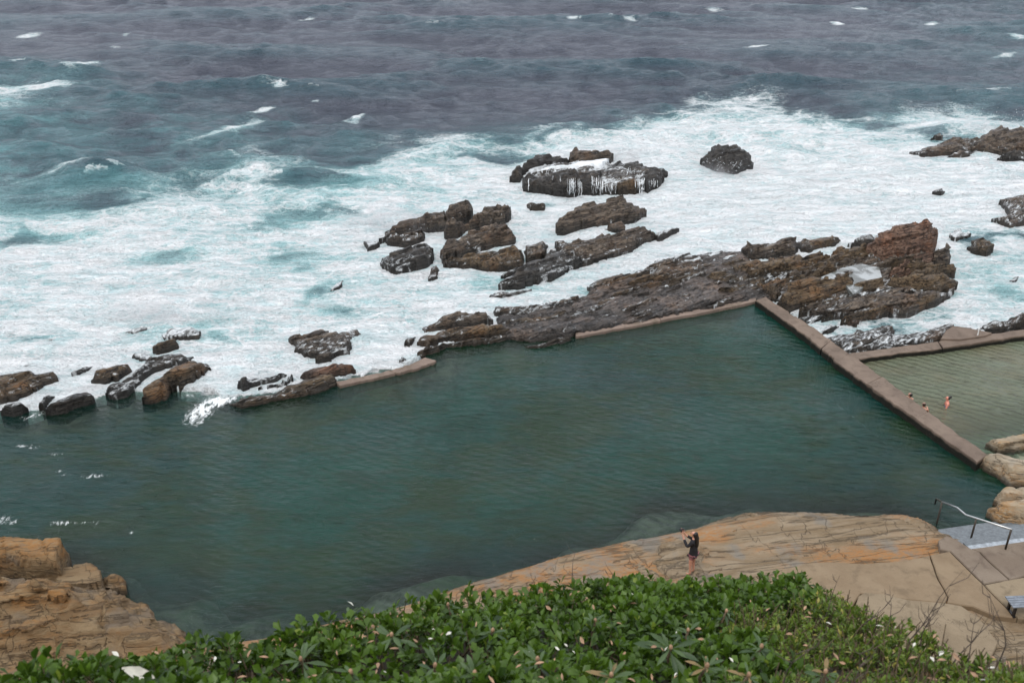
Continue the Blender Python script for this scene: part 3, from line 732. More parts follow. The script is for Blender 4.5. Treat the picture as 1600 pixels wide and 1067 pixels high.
outcrop('layered_rock_cluster', 'large cluster of tilted brown slabs in the white surf, left of the centre', (700, 400), [
    ([(567, 377), (585, 376), (594, 384), (573, 394)], .5, 'rock_foamy'),
    ([(588, 382), (605, 365), (615, 357), (650, 352), (657, 344), (680, 337), (700, 335), (705, 345), (700, 361), (675, 363), (652, 361), (630, 368), (607, 374)], 1.3, 'rock', {'hr': .9}),
    ([(695, 352), (713, 332), (719, 325), (732, 326), (738, 337), (733, 346), (712, 358), (700, 362)], 1.9, 'rock', {'hr': 1.4}),
    ([(735, 345), (742, 335), (755, 326), (775, 323), (792, 325), (801, 334), (797, 342), (790, 352), (757, 358), (730, 364), (712, 376), (695, 376), (695, 364), (715, 356)], 1.9, 'rock', {'hr': 1.4}),
    ([(685, 392), (710, 377), (730, 365), (765, 356), (792, 350), (802, 365), (809, 381), (795, 386), (775, 388), (755, 393), (730, 400), (705, 407), (690, 411), (686, 402)], 1.6, 'rock', {'hr': 1.1}),
    ([(692, 416), (710, 407), (740, 397), (780, 390), (805, 386), (816, 392), (818, 405), (816, 418), (795, 423), (765, 426), (730, 423), (700, 421)], 1.2, 'rock_brown', {'hr': .9}),
    ([(816, 393), (832, 386), (857, 383), (853, 400), (848, 411), (835, 412), (820, 413)], 1.1, 'rock', {'hr': .8}),
    ([(602, 377), (620, 369), (645, 366), (664, 367), (662, 376), (647, 383), (630, 386), (605, 383)], .8, 'rock'),
    ([(591, 415), (597, 401), (615, 392), (650, 385), (670, 382), (680, 395), (677, 410), (670, 420), (645, 425), (617, 430), (597, 423)], 1.15, 'rock_black', {'hr': .7}),
    ([(668, 441), (671, 426), (685, 417), (689, 425), (683, 435)], .7, 'rock'),
])
rock([(872, 367), (870, 360), (887, 331), (905, 326), (925, 320), (950, 317), (980, 318), (984, 324), (995, 324), (1010, 327), (1010, 336), (995, 349), (967, 353), (945, 357), (915, 362), (885, 368)], 1.7, 'rock', 'thick brown rock slab with a square left end, alone above the long dark ridge', 'rock_slab', hr=1.2, w=.9)
outcrop('long_rock_ridge', 'long dark rock ridge running down-left through foam, right of the slab cluster', (900, 420), [
    ([(866, 396), (865, 380), (900, 375), (945, 369), (975, 365), (997, 359), (1010, 363), (1026, 372), (1010, 383), (985, 396), (965, 402), (935, 414), (910, 416), (898, 407), (880, 407)], 1.5, 'rock', {'hr': 1.0}),
    ([(852, 394), (870, 392), (900, 404), (912, 411), (907, 418), (885, 428), (865, 438), (835, 447), (810, 456), (778, 457), (785, 446), (812, 432), (780, 427), (810, 417), (820, 412), (845, 412)], 1.1, 'rock_black', {'hr': .8}),
    ([(757, 467), (782, 456), (810, 452), (832, 455), (810, 462), (785, 467)], .45, 'rock'),
    ([(945, 363), (958, 356), (972, 357), (977, 363), (962, 368)], .9, 'rock', {'hr': .8}),
])
rock([(1021, 372), (1035, 359), (1052, 358), (1063, 362), (1047, 370), (1030, 376)], .8, 'rock_foamy', 'small rounded grey rock off the upper right tip of the long dark ridge')
rock([(822, 322), (843, 315), (852, 320), (850, 328), (828, 328)], .5, 'rock_brown', 'small low brown rock just below the waterfall rock')
rock([(1091, 258), (1105, 247), (1112, 244), (1112, 231), (1150, 236), (1176, 243), (1181, 249), (1169, 253), (1177, 266), (1150, 274), (1112, 270)], 1.7, 'rock_black', 'lone pointed grey rock in surf between the waterfall rock and the far right rocks', hr=1.1, res=.12, tilt=.1)
outcrop('headland_rock', 'broad dark rock at the far right edge with a breaker behind it', (1560, 235), [
    ([(1417, 242), (1442, 232), (1476, 219), (1514, 215), (1530, 220), (1526, 240), (1490, 246), (1442, 246)], 1.2, 'rock'),
    ([(1508, 232), (1525, 213), (1536, 206), (1562, 201), (1600, 203), (1680, 205), (1710, 248), (1640, 258), (1600, 247), (1559, 246), (1525, 240)], 2.4, 'rock', {'hr': 1.8}),
    ([(1474, 250), (1490, 241), (1520, 237), (1528, 240), (1500, 250)], .7, 'rock'),
    ([(1558, 254), (1570, 240), (1610, 236), (1680, 240), (1690, 262), (1600, 256)], 1.3, 'rock_black'),
    ([(1451, 219), (1467, 210), (1475, 217)], .8, 'rock', {'hr': .6})], res=.16)
rock([(1548, 348), (1575, 336), (1562, 312), (1600, 305), (1650, 302), (1670, 345), (1600, 353), (1575, 358), (1560, 351)], 1.1, 'rock', 'low dark rock cut off by the right edge below the broad headland rock', hr=.6, res=.13)
rock([(1454, 304), (1468, 296), (1478, 301), (1470, 306)], .5, 'rock_black', 'tiny black rock tip alone in the wide white foam on the right', res=.07)
rock([(1507, 391), (1517, 379), (1537, 371), (1548, 380), (1552, 394), (1545, 406), (1525, 400)], 1.0, 'rock_brown', 'brown triangular boulder in the foam right of the rust-topped formation', 'boulder')
rock([(1483, 366), (1497, 355), (1512, 363), (1517, 371), (1500, 376), (1492, 381), (1483, 377)], .7, 'rock_foamy', 'small foam-covered rock between the rust-topped formation and the triangular boulder')
rock([(1576, 441), (1584, 431), (1596, 434), (1592, 442)], .35, 'rock_foamy', 'small washed rock low in the foam near the right edge, above the shallow pool kerb')

outcrop('rust_topped_formation', 'big layered rock formation with rusty red top slab, above the pool corner', (1340, 450), [
    ([(1157, 400), (1157, 392), (1172, 385), (1205, 382), (1245, 382), (1248, 394), (1240, 403), (1205, 408), (1175, 411)], 1.3, 'rock', {'hr': .9}),
    ([(1130, 424), (1167, 412), (1205, 406), (1242, 400), (1267, 407), (1300, 405), (1302, 392), (1320, 389), (1350, 390), (1358, 402), (1355, 414), (1310, 422), (1285, 428), (1255, 433), (1225, 441), (1200, 440), (1150, 436)], 1.25, 'rock_brown', {'hr': .9}),
    ([(1244, 385), (1250, 375), (1282, 371), (1305, 373), (1313, 380), (1300, 388), (1275, 390), (1267, 397), (1250, 395)], 1.0, 'rock_brown', {'hr': .7}),
    ([(1322, 388), (1340, 377), (1360, 372), (1385, 362), (1396, 371), (1380, 381), (1370, 388), (1345, 391)], 1.0, 'rock_foamy', {'hr': .7}),
    ([(1353, 414), (1355, 395), (1372, 386), (1400, 375), (1415, 371), (1435, 366), (1446, 371), (1462, 372), (1462, 383), (1457, 396), (1456, 408), (1440, 411), (1407, 416), (1375, 419)], 2.6, 'rock_rust', {'hr': 1.8, 'tilt': .1, 'w': .8, 'under': .2, 'top_var': .1, 'rough': .7}),
    ([(1372, 432), (1372, 420), (1400, 415), (1435, 409), (1457, 405), (1479, 401), (1483, 411), (1480, 423), (1450, 425), (1415, 430)], 1.9, 'rock', {'hr': 1.5, 'tilt': .1, 'w': .5, 'under': .2}),
    ([(1374, 443), (1380, 429), (1425, 426), (1465, 423), (1492, 424), (1492, 436), (1462, 439), (1425, 443), (1395, 448)], 1.6, 'rock_brown', {'hr': 1.3, 'tilt': .1, 'w': .5, 'under': .2}),
    ([(1383, 460), (1385, 449), (1425, 441), (1460, 435), (1482, 439), (1494, 447), (1490, 459), (1462, 467), (1425, 467), (1397, 464)], 1.3, 'rock_brown', {'hr': 1.0, 'tilt': .1, 'w': .6}),
    ([(1250, 488), (1265, 476), (1305, 467), (1340, 462), (1380, 461), (1425, 462), (1470, 458), (1492, 452), (1490, 464), (1470, 477), (1450, 484), (1417, 494), (1382, 498), (1340, 500), (1305, 503), (1272, 499)], 1.25, 'rock', {'hr': 1.0, 'tilt': .05, 'T': .22, 'w': 1.0, 'under': .22, 'dip': .1}),
    ([(1212, 482), (1216, 466), (1237, 452), (1257, 446), (1287, 441), (1325, 443), (1332, 455), (1327, 464), (1300, 470), (1265, 483), (1232, 490)], 1.55, 'rock_brown', {'hr': 1.2, 'tilt': .1, 'T': .5}),
    ([(1330, 464), (1334, 453), (1347, 446), (1370, 445), (1381, 452), (1379, 464), (1350, 468)], 1.4, 'rock_brown', {'hr': 1.1, 'tilt': .1, 'T': .5}),
    ([(1220, 449), (1230, 437), (1262, 430), (1287, 433), (1312, 440), (1275, 446), (1250, 450)], 1.35, 'rock_brown', {'hr': 1.1}),
    ([(1195, 464), (1190, 452), (1205, 440), (1235, 436), (1240, 448), (1222, 462), (1212, 475)], 1.1, 'rock_brown', {'hr': .8}),
], base=([(1195, 466), (1190, 430), (1240, 405), (1300, 400), (1370, 385), (1450, 390), (1480, 420), (1485, 455), (1440, 478), (1350, 494), (1270, 492)], .85, 'rock', 2, {'hr': .5}))
tpz = .72
tp = [G(x, y, tpz)[:2] for x, y in [(1283, 433), (1315, 419), (1345, 412), (1374, 418), (1380, 440), (1350, 448), (1333, 460), (1322, 446), (1300, 440)]]
t = NT('tide_pool_water'); p = t.pos(); n = t.noise(p, .8, 6, .65, 1.)
M['tide'] = t.done(t.bsdf(t.mix(t.mr(n.outputs[0], .42, .6), (.12, .125, .115), (.36, .38, .38)), .22, t.bump(n.outputs[0], .03), .5))
v, f_ = prism(tp, .5, tpz, .01)
o = mesh_obj('tide_pool_water', v, f_, M['tide']); tag(o, 'milky tide pool held among brown slabs of the rust-topped formation', 'tide pool')
t = NT('foam_surface'); p = t.pos(); n = t.noise(p, 2., 6, .7, .6)
M['foam'] = t.done(t.bsdf(t.mix(t.mr(n.outputs[0], .35, .6), (.68, .73, .75), (.84, .86, .865)), .85, t.bump(n.outputs[0], .12)))
rock([(826, 279), (845, 268), (885, 262), (905, 258), (935, 251), (952, 262), (938, 274), (900, 277), (860, 276)], 1.18, 'foam', None, 'foam_basin', far, hr=.9, edge=.9, tilt=0, T=.9, top_var=.25, rough=.8, under=.02, res=.13)
# water strands running down the front of the far rock (draped on its own surface)
from mathutils.bvhtree import BVHTree
bv, bf = [], []
for ch in list(far.children):
    if ch.name.startswith('foam_basin'): continue
    b0 = len(bv); bv += [v.co + Vector(far.location) for v in ch.data.vertices]; bf += [[b0 + i for i in p_.vertices] for p_ in ch.data.polygons]
tree = BVHTree.FromPolygons(bv, bf)
camv = Vector((0, 0, H_CAM))
def drape(px, py, off=.03):
    d = (Vector(G(px, py, -1)) - camv).normalized(); h_ = tree.ray_cast(camv, d)
    w_ = Vector(G(px, py, .05))
    if h_[0] is None or h_[0].z < .05: return w_
    return h_[0] - d * off
parts = []
r = random.Random(4)
for gx, gy, n_, wd, hh in [(893, 279, 15, 7, 26), (905, 282, 6, 4, 22), (932, 276, 13, 7, 26), (940, 282, 8, 5, 22), (955, 284, 12, 8, 18), (1001, 277, 14, 5, 24), (826, 279, 3, .8, 20), (870, 276, 3, 10, 12), (1020, 280, 8, 9, 14), (846, 264, 8, 14, 8), (985, 262, 5, 10, 10)]:
    for i in range(n_):
        x = gx + r.gauss(0, wd * .6); y = gy + r.uniform(-2, 4); L = hh * r.uniform(.45, 1.)
        pts = [drape(x + r.uniform(-.6, .6) + k_ * r.uniform(-1, 1), y + L * k_) for k_ in np.linspace(0, 1, 7)]
        w0 = r.uniform(.005, .022)
        parts.append(tube_vf(pts, [w0 * r.uniform(.5, 1.6) for _ in pts], 4))
v, f_ = merge(parts)
o = mesh_obj('water_strands', v, f_, M['foam'], parent=far, smooth=True); tag(o, kind='stuff')

# flat shelf and ledges behind the thin kerb
SH = {'hr': .3, 'tilt': .0, 'T': .12, 'dip': .07, 'w': .6, 'top_var': .5}
outcrop('rock_shelf', 'flat wet brown rock shelf between the thin kerb and the surf', (1000, 470), [
    ([(916, 455), (916, 448), (927, 441), (947, 434), (985, 431), (990, 440), (980, 450), (955, 457), (930, 461)], .8, 'rock', {'hr': .6}),
    ([(1000, 434), (1012, 420), (1055, 414), (1102, 410), (1102, 421), (1106, 429), (1070, 438), (1030, 444), (1015, 440)], .85, 'rock', {'hr': .7, 'T': .2}),
    ([(990, 432), (1005, 417), (1035, 402), (1070, 395), (1100, 397), (1130, 389), (1158, 398), (1158, 412), (1125, 421), (1102, 416), (1055, 418), (1012, 424)], .6, 'rock_foamy', {'hr': .4}),
    ([(1113, 470), (1125, 455), (1150, 447), (1175, 439), (1194, 441), (1190, 453), (1167, 464), (1142, 469)], 1.0, 'rock_brown', {'hr': .7, 'T': .4}),
    ([(1100, 440), (1120, 428), (1160, 432), (1200, 437), (1190, 446), (1150, 446), (1120, 450)], .85, 'rock_brown', {'hr': .6}),
    ([(1028, 474), (1045, 466), (1064, 463), (1064, 469), (1045, 474)], .68, 'rock', {'hr': .55}),
    ([(1012, 487), (1030, 478), (1056, 475), (1055, 481), (1030, 487)], .66, 'rock', {'hr': .55}),
    ([(970, 483), (985, 477), (992, 480), (980, 485)], .6, 'rock', {'hr': .5}),
    ([(1076, 474), (1096, 469), (1100, 473), (1085, 476)], .64, 'rock', {'hr': .55}),
    ([(940, 488), (965, 481), (968, 485), (950, 490)], .58, 'rock', {'hr': .5}),
    ([(900, 495), (915, 488), (922, 495), (905, 500)], .5, 'rock', {'hr': .4}),
], base=([(772, 500), (800, 488), (850, 477), (915, 462), (925, 448), (990, 430), (1040, 405), (1110, 396), (1160, 396), (1195, 425), (1215, 450), (1205, 472), (1183, 470), (1100, 488), (1000, 508), (898, 527), (888, 530), (830, 536), (790, 530)], .48, 'shelf', 5, SH))
def strata(parent, region_px, n, seed, mats, h0=(.5, .8), ln=(1.2, 4.), wd=(.25, .6), strike=STRIKE):
    r = random.Random(seed); reg = np.array([G(x, y, .4)[:2] for x, y in region_px]); mn, mxx = reg.min(0), reg.max(0); k_ = 0
    while k_ < n:
        c = np.array([r.uniform(mn[0], mxx[0]), r.uniform(mn[1], mxx[1])])
        a = strike + r.gauss(0, .06); u_ = np.array([math.cos(a), math.sin(a)]); v_ = np.array([-u_[1], u_[0]]); L = r.uniform(*ln) / 2; w_ = r.uniform(*wd) / 2
        if not inside(reg, np.array([c[0], (c - u_ * L)[0], (c + u_ * L)[0]]), np.array([c[1], (c - u_ * L)[1], (c + u_ * L)[1]])).all(): continue
        m_ = r.randint(5, 8); P_ = []
        for i in range(m_): P_.append(c + u_ * (-L + 2 * L * i / (m_ - 1)) - v_ * w_ * r.uniform(.5, 1.1) * (1 if 0 < i < m_ - 1 else .3))
        for i in range(m_): P_.append(c + u_ * (L - 2 * L * i / (m_ - 1)) + v_ * w_ * r.uniform(.5, 1.1) * (1 if 0 < i < m_ - 1 else .3))
        rock(None, r.uniform(*h0), r.choice(mats), None, 'rock_slab', parent, world=P_, seed=seed * 50 + k_, strike=strike, dip=.25, T=.14, w=.3, edge=.7, tilt=.45, top_var=.2, rough=.6, under=.06, res=.07)
        k_ += 1
SHELF = bpy.data.objects['rock_shelf']
strata(SHELF, [(800, 500), (925, 462), (1000, 440), (1110, 432), (1190, 450), (1185, 462), (1000, 500), (900, 520)], 34, 3, ['rock', 'rock', 'shelf', 'rock_brown'], (.52, .72), (1.0, 3.2), (.18, .5))
strata(SHELF, [(925, 450), (1010, 415), (1110, 395), (1160, 400), (1190, 430), (1100, 436), (1000, 445)], 16, 4, ['rock', 'rock_brown'], (.7, 1.0), (1.4, 4.), (.3, .6))
RUST = bpy.data.objects['rust_topped_formation']
strata(RUST, [(1150, 432), (1180, 408), (1300, 402), (1350, 395), (1360, 410), (1290, 430), (1220, 445)], 16, 6, ['rock_brown', 'rock'], (1.25, 1.55), (1.2, 3.), (.2, .45), STRIKE - .1)
strata(RUST, [(1230, 490), (1260, 470), (1380, 462), (1485, 452), (1480, 475), (1400, 492), (1300, 500)], 18, 7, ['rock', 'rock', 'rock_brown'], (.9, 1.35), (1.5, 4.), (.2, .4), STRIKE - .14)
strata(RUST, [(1380, 440), (1400, 418), (1470, 405), (1480, 425), (1470, 440), (1400, 452)], 10, 8, ['rock', 'rock_brown', 'rock_rust'], (1.7, 2.1), (1., 2.4), (.2, .4), STRIKE - .1)
strata(bpy.data.objects['rock_bank'] if 'rock_bank' in bpy.data.objects else SHELF, [(1300, 530), (1340, 518), (1400, 520), (1470, 515), (1465, 530), (1400, 540), (1330, 548)], 1, 9, ['rock'], (.5, .7), (.8, 1.6), (.2, .4))
outcrop('layered_ledge', 'thin stepped brown ledges at the left end of the flat shelf, above the curved kerb', (720, 530), [
    ([(658, 514), (664, 504), (690, 496), (730, 494), (766, 497), (770, 509), (730, 514), (690, 519), (662, 522)], .95, 'rock', {'hr': .7, 'T': .2}),
    ([(650, 541), (650, 530), (665, 521), (700, 515), (750, 510), (790, 512), (800, 522), (760, 531), (700, 535), (665, 545)], .8, 'rock_brown', {'hr': .6, 'T': .2}),
    ([(650, 561), (660, 545), (690, 536), (730, 532), (780, 524), (802, 525), (785, 535), (740, 542), (700, 545), (675, 554)], .55, 'rock_brown', {'hr': .4, 'T': .2}),
    ([(771, 489), (775, 480), (830, 477), (880, 474), (915, 472), (905, 481), (850, 491), (800, 498), (775, 496)], .75, 'rock', {'hr': .55}),
    ([(786, 511), (800, 500), (850, 494), (905, 488), (885, 502), (830, 512), (795, 517)], .65, 'rock_brown', {'hr': .5}),
    ([(818, 543), (858, 530), (890, 526), (895, 532), (850, 544), (830, 546)], .4, 'rock_brown', {'hr': .3}),
], res=.09)
rock([(630, 543), (636, 526), (650, 523), (649, 533), (642, 542)], .6, 'rock', 'upper of two small rocks in foam left of the layered ledges', res=.08)
rock([(621, 571), (626, 555), (636, 565)], .6, 'rock', 'lower of two small rocks in foam, close above the curved kerb', res=.07)

outcrop('low_brown_outcrop', 'low orange-brown outcrop on the deep pool edge, left end of the curved kerb', (460, 610), [
    ([(348, 632), (362, 625), (390, 618), (425, 611), (460, 599), (495, 590), (527, 591), (528, 604), (490, 616), (452, 623), (415, 631), (380, 637)], .65, 'rock_brown', {'hr': .35}),
    ([(366, 607), (385, 595), (427, 586), (452, 586), (432, 596), (405, 603), (380, 612)], .8, 'rock_black', {'hr': .5}),
    ([(395, 613), (435, 600), (460, 588), (464, 593), (447, 604), (425, 608)], .75, 'rock_black', {'hr': .4}),
    ([(468, 592), (490, 575), (540, 568), (556, 577), (558, 585), (530, 590), (500, 598), (485, 600)], .9, 'rock_rust', {'hr': .5, 'T': .25}),
], res=.09)
rock([(450, 537), (480, 527), (502, 518), (515, 516), (520, 523), (537, 520), (560, 515), (566, 527), (549, 536), (549, 557), (527, 563), (516, 571), (490, 572), (496, 563), (475, 562), (462, 556), (462, 540)], 1.15, 'rock', 'jagged dark rock streaked with foam, standing above the low orange-brown outcrop', 'jagged_rock', hr=.6, res=.09, T=.22)
rock([(513, 458), (520, 445), (538, 436), (532, 449), (520, 456)], .4, 'rock_foamy', 'small washed rock almost covered by foam above the jagged dark rock', res=.08)
outcrop('black_boulder_ridge', 'ridge of black and brown boulders in foam on the left, ending at the deep pool', (240, 600), [
    ([(143, 598), (162, 582), (192, 575), (209, 580), (185, 598), (162, 602)], .85, 'rock_brown', {'hr': .4}),
    ([(165, 623), (170, 607), (195, 595), (220, 575), (232, 564), (270, 554), (302, 559), (297, 567), (270, 574), (240, 586), (225, 596), (220, 608), (200, 622), (180, 626)], .9, 'rock_black', {'hr': .5}),
    ([(221, 631), (225, 617), (230, 605), (255, 590), (270, 575), (300, 565), (322, 566), (331, 580), (315, 591), (300, 601), (270, 608), (262, 623), (240, 631)], .95, 'rock_brown', {'hr': .5}),
    ([(233, 553), (246, 537), (281, 535), (282, 546), (265, 553), (245, 556)], .8, 'rock_brown', {'hr': .5}),
    ([(205, 562), (215, 552), (235, 550), (240, 560), (222, 566)], .5, 'rock_foamy'),
], res=.09)
rock([(-90, 595), (0, 586), (50, 586), (93, 589), (93, 597), (70, 606), (50, 618), (25, 627), (0, 634), (-90, 645)], 1.0, 'rock_brown', 'broad brown rock at the left edge with white foam around it', 'rock_slab', hr=.5, w=.9, tilt=.1)
rock([(74, 653), (74, 640), (100, 625), (120, 619), (141, 617), (151, 630), (120, 640), (100, 651)], .8, 'rock_black', 'wide black boulder with foam dripping off it, on the left edge of the deep pool', 'boulder', hr=.4, res=.09)
rock([(60, 642), (71, 617), (88, 620), (80, 632), (70, 645)], .7, 'rock_black', 'narrow black boulder leaning on the wide black boulder', 'boulder', hr=.4, res=.08)
rock([(1, 651), (4, 634), (22, 629), (41, 634), (45, 644), (22, 653)], .75, 'rock_black', 'round black boulder in the left corner of the deep pool edge', 'boulder', hr=.4, res=.09)
rock([(109, 590), (125, 576), (153, 571), (136, 583), (118, 590)], .5, 'rock_black', 'small slanting rock in foam right of the broad brown rock', hr=.2, res=.09)
rock([(253, 524), (272, 511), (295, 511), (314, 520), (310, 530), (275, 532), (256, 533)], .65, 'rock_foamy', 'grey rock under lace of foam, seaward end of the black boulder ridge', hr=.3)
rock([(193, 521), (225, 510), (236, 517), (212, 523)], .4, 'rock_foamy', 'flat foam-streaked rock upper left of the black boulder ridge', hr=.2)
rock([(70, 534), (86, 529), (94, 540), (80, 541)], .35, 'rock_foamy', 'smallest dark rock tip in foam above the broad brown rock', hr=.15, res=.08)
rock([(25, 575), (45, 565), (72, 566), (70, 576), (40, 578)], .25, 'rock_foamy', 'barely exposed rock under foam just above the broad brown rock', hr=.1)

outcrop('rock_bank', 'low dark rock bank filling the corner above the shallow pool kerb', (1420, 530), [
    ([(1285, 534), (1303, 522), (1337, 516), (1362, 511), (1385, 506), (1402, 520), (1380, 536), (1350, 549), (1318, 553)], .75, 'rock', {'hr': .5}),
    ([(1370, 545), (1390, 522), (1432, 521), (1462, 510), (1487, 506), (1492, 516), (1478, 534), (1420, 543)], .6, 'rock', {'hr': .4}),
    ([(1530, 522), (1535, 507), (1550, 499), (1575, 495), (1600, 490), (1680, 480), (1700, 500), (1600, 514), (1560, 521)], .95, 'rock', {'hr': .7}),
    ([(1243, 497), (1262, 488), (1282, 490), (1292, 500), (1262, 508)], .45, 'rock_black'),
    ([(1275, 527), (1290, 512), (1312, 512), (1300, 522)], .4, 'rock_foamy'),
    ([(1315, 508), (1330, 498), (1345, 505), (1338, 514)], .4, 'rock_rust'),
], res=.1, base=([(1290, 535), (1340, 520), (1400, 520), (1487, 508), (1530, 512), (1650, 495), (1700, 502), (1600, 514), (1475, 534), (1330, 553)], .42, 'rock', 6, {'hr': .3}))
v, f_ = prism([G(x, y, .5)[:2] for x, y in [(1470, 529), (1478, 516), (1489, 509), (1512, 512), (1550, 520), (1540, 524), (1500, 530)]], -.5, .5, .03)
o = mesh_obj('concrete_patch', v, f_, M['wallc']); tag(o, 'pink concrete patch on the rock bank behind the shallow pool kerb', 'concrete patch')
b = G(1527, 526, .42)
v, f_ = merge([tube_vf([b, b + [0, 0, .42]], .03, 8), tube_vf([b + [0, 0, .42], b + [0, 0, .47]], [.045, .03], 8)])
o = mesh_obj('marker_post', v, f_, M['white'], loc=b); tag(o, 'short thin white post on the shallow pool kerb', 'post')

# ---------------------------------------------------------------- near shore: platform, ledge, boulders
_a, _b = G(900, 862, .5), G(1165, 800, .5); ST2 = math.atan2(_b[1] - _a[1], _b[0] - _a[0]) * .8
M['sand'] = mat_sandstone('golden_sandstone', ST2)
M['sand_l'] = mat_sandstone('orange_sandstone', R(8), (.18, .114, .058), (.26, .186, .105), (.32, .155, .05), (.165, .13, .095))
M['sand_r'] = mat_sandstone('pale_sandstone', R(-10), (.30, .24, .16), (.42, .35, .26), (.36, .2, .08), (.3, .28, .23))
# terrain behind: platform rising to the cliff and the slope under the camera
SILH = [(-400, 1090), (0, 1042), (120, 1030), (280, 990), (400, 978), (520, 958), (620, 945), (700, 925), (780, 912), (900, 908), (1020, 896), (1100, 905),
        (1200, 903), (1300, 918), (1380, 944), (1480, 984), (1600, 1020), (2000, 1090)]
PA, PB = 21.35, .67
def canopy_pt(px, py):
    u = (px - 800) / F_; v = (py - 533.5) / F_; d = SP + v * CP; fy = CP - v * SP
    k = (H_CAM - PA) / (d - PB * fy); return np.array([u * k, fy * k, H_CAM - d * k])
BR = np.array([canopy_pt(x, y + 14)[:2] for x, y in SILH])
def brow(X): return np.interp(X, BR[:, 0], BR[:, 1])
WLN = np.array([G(x, y, 0)[:2] for x, y in SHORE_IN + [(1700, 860), (2400, 800)]])
def terrain(X, Y):
    by = brow(X); edge = np.interp(X, WLN[:, 0], WLN[:, 1])
    top = PA - PB * np.minimum(Y, by) - .32
    back = 21.35 + .0 * Y
    top = np.where(Y < .8, 20.5 + (.8 - Y) * .06, top)
    cl = sst(0, 1, (Y - by) / 6.5)
    low = .75 + .25 * (fbm(X * .3, Y * .3, 4, 44) - .5) - 1.9 * sst(-1.0, .9, Y - edge)
    z = top * (1 - cl) + low * cl + (fbm(X * .4, Y * .4, 4, 45) - .5) * 1.6 * cl * (1 - cl) * 4
    return z
xs = np.concatenate([-np.geomspace(14, 400, 14)[::-1], np.arange(-13.5, 24, .3), np.geomspace(24.3, 400, 14)])
ys = np.concatenate([-np.geomspace(1, 300, 12)[::-1], np.arange(-.5, 36, .3)])
X, Y = np.meshgrid(xs, ys); Z = terrain(X, Y)
o = mesh_obj('cliff_and_shore_ground', np.stack([X, Y, Z], -1).reshape(-1, 3), grid_faces(*X.shape), mat_sandstone('shore_ground_rock', R(10)), smooth=False)
tag(o, kind='structure')
# soil skin under the shrubs
ys2 = np.arange(-1, 9, .15); xs2 = np.arange(-9, 9, .15); X, Y = np.meshgrid(xs2, ys2)
Z = terrain(X, Y) + .05 + (fbm(X * 3, Y * 3, 3, 2) - .5) * .12
o = mesh_obj('slope_soil', np.stack([X, Y, Z], -1).reshape(-1, 3), grid_faces(*X.shape, keep=Y < brow(X) + .2), M['soil'], smooth=True); tag(o, kind='structure')

rock([(560, 1010), (600, 962), (640, 940), (700, 920), (800, 890), (900, 862), (960, 846), (1050, 832), (1080, 825), (1110, 813), (1165, 799), (1200, 797), (1300, 801), (1400, 803), (1440, 808), (1468, 824), (1476, 850), (1470, 864),
      (1400, 877), (1300, 880), (1240, 890), (1205, 905), (1180, 960), (1000, 990), (760, 1010)], 1.0, 'sand', 'long golden sandstone ledge the photographer stands on, sloping into the deep pool', 'sandstone_ledge', cat='rock ledge',
     hr=.25, edge=.05, w=1.6, T=.13, dip=-.16, tilt=.0, strike=ST2, rough=.55, res=.07, top_var=.3, under=.05, base=-1.0)
outcrop('orange_outcrop', 'blocky orange sandstone outcrop at the lower left corner beside the deep pool', (80, 930), [
    (None, 1.45, 'sand_l', {'world': [G(x, y, 0)[:2] for x, y in [(92, 946), (92, 912), (140, 902), (160, 908), (168, 922), (164, 936), (140, 944)]], 'w': .5, 'T': .9, 'tilt': .1, 'edge': .75, 'rough': .7, 'top_var': .12}),
    ([(-140, 860), (-60, 846), (25, 843), (70, 846), (98, 846), (110, 858), (112, 885), (108, 905), (104, 926), (60, 920), (0, 912), (-140, 930)], 2.1, 'sand_l', {'hr': 2.3, 'w': .7, 'T': .7, 'tilt': .15, 'edge': .6, 'top_var': .15, 'rough': .9}),
    ([(-140, 970), (-140, 905), (0, 900), (30, 905), (38, 920), (36, 942), (20, 950), (-40, 965)], 2.0, 'sand_l', {'hr': 1.8, 'w': .7, 'T': .6}),
    (None, .8, 'sand_l', {'world': [G(x, y, 0)[:2] for x, y in [(160, 930), (160, 912), (196, 908), (202, 916), (199, 930), (172, 935)]], 'w': .5, 'T': .5, 'tilt': .1, 'edge': .75, 'rough': .6, 'top_var': .12}),
    ([(140, 945), (148, 929), (192, 924), (189, 950), (165, 948)], .9, 'sand_l', {'hr': .6, 'w': .3}),
    ([(-140, 960), (30, 930), (107, 934), (150, 945), (185, 957), (217, 960), (240, 966), (286, 992), (300, 1050), (280, 1100), (-140, 1120)], 1.6, 'sand_l', {'hr': .4, 'w': 1.6, 'T': .3, 'tilt': -.5, 'dip': -.2}),
], strike=R(8), dip=.1, rough=1.5, cat='rock outcrop', res=.07, under=.16)
outcrop('pale_boulders', 'pale cream sandstone boulders on the right edge between the two pools', (1580, 740), [
    ([(1538, 700), (1548, 691), (1600, 681), (1700, 672), (1720, 700), (1600, 708), (1562, 714)], .8, 'sand_r', {'hr': .5, 'T': .3}),
    ([(1526, 724), (1535, 714), (1555, 709), (1577, 712), (1600, 718), (1700, 715), (1720, 765), (1600, 762), (1573, 760), (1555, 746), (1537, 735)], 1.3, 'sand_r', {'hr': .9, 'w': .8, 'T': .6}),
    ([(1553, 789), (1558, 767), (1577, 759), (1600, 756), (1720, 750), (1720, 800), (1600, 800), (1565, 797)], 1.35, 'sand_r', {'hr': 1.0, 'w': .7, 'T': .4}),
    ([(1538, 808), (1555, 790), (1600, 786), (1720, 780), (1720, 840), (1620, 832), (1560, 820)], 1.0, 'sand_r', {'hr': .7, 'w': .6, 'T': .3}),
], strike=R(-8), dip=.05, rough=.8, res=.07)

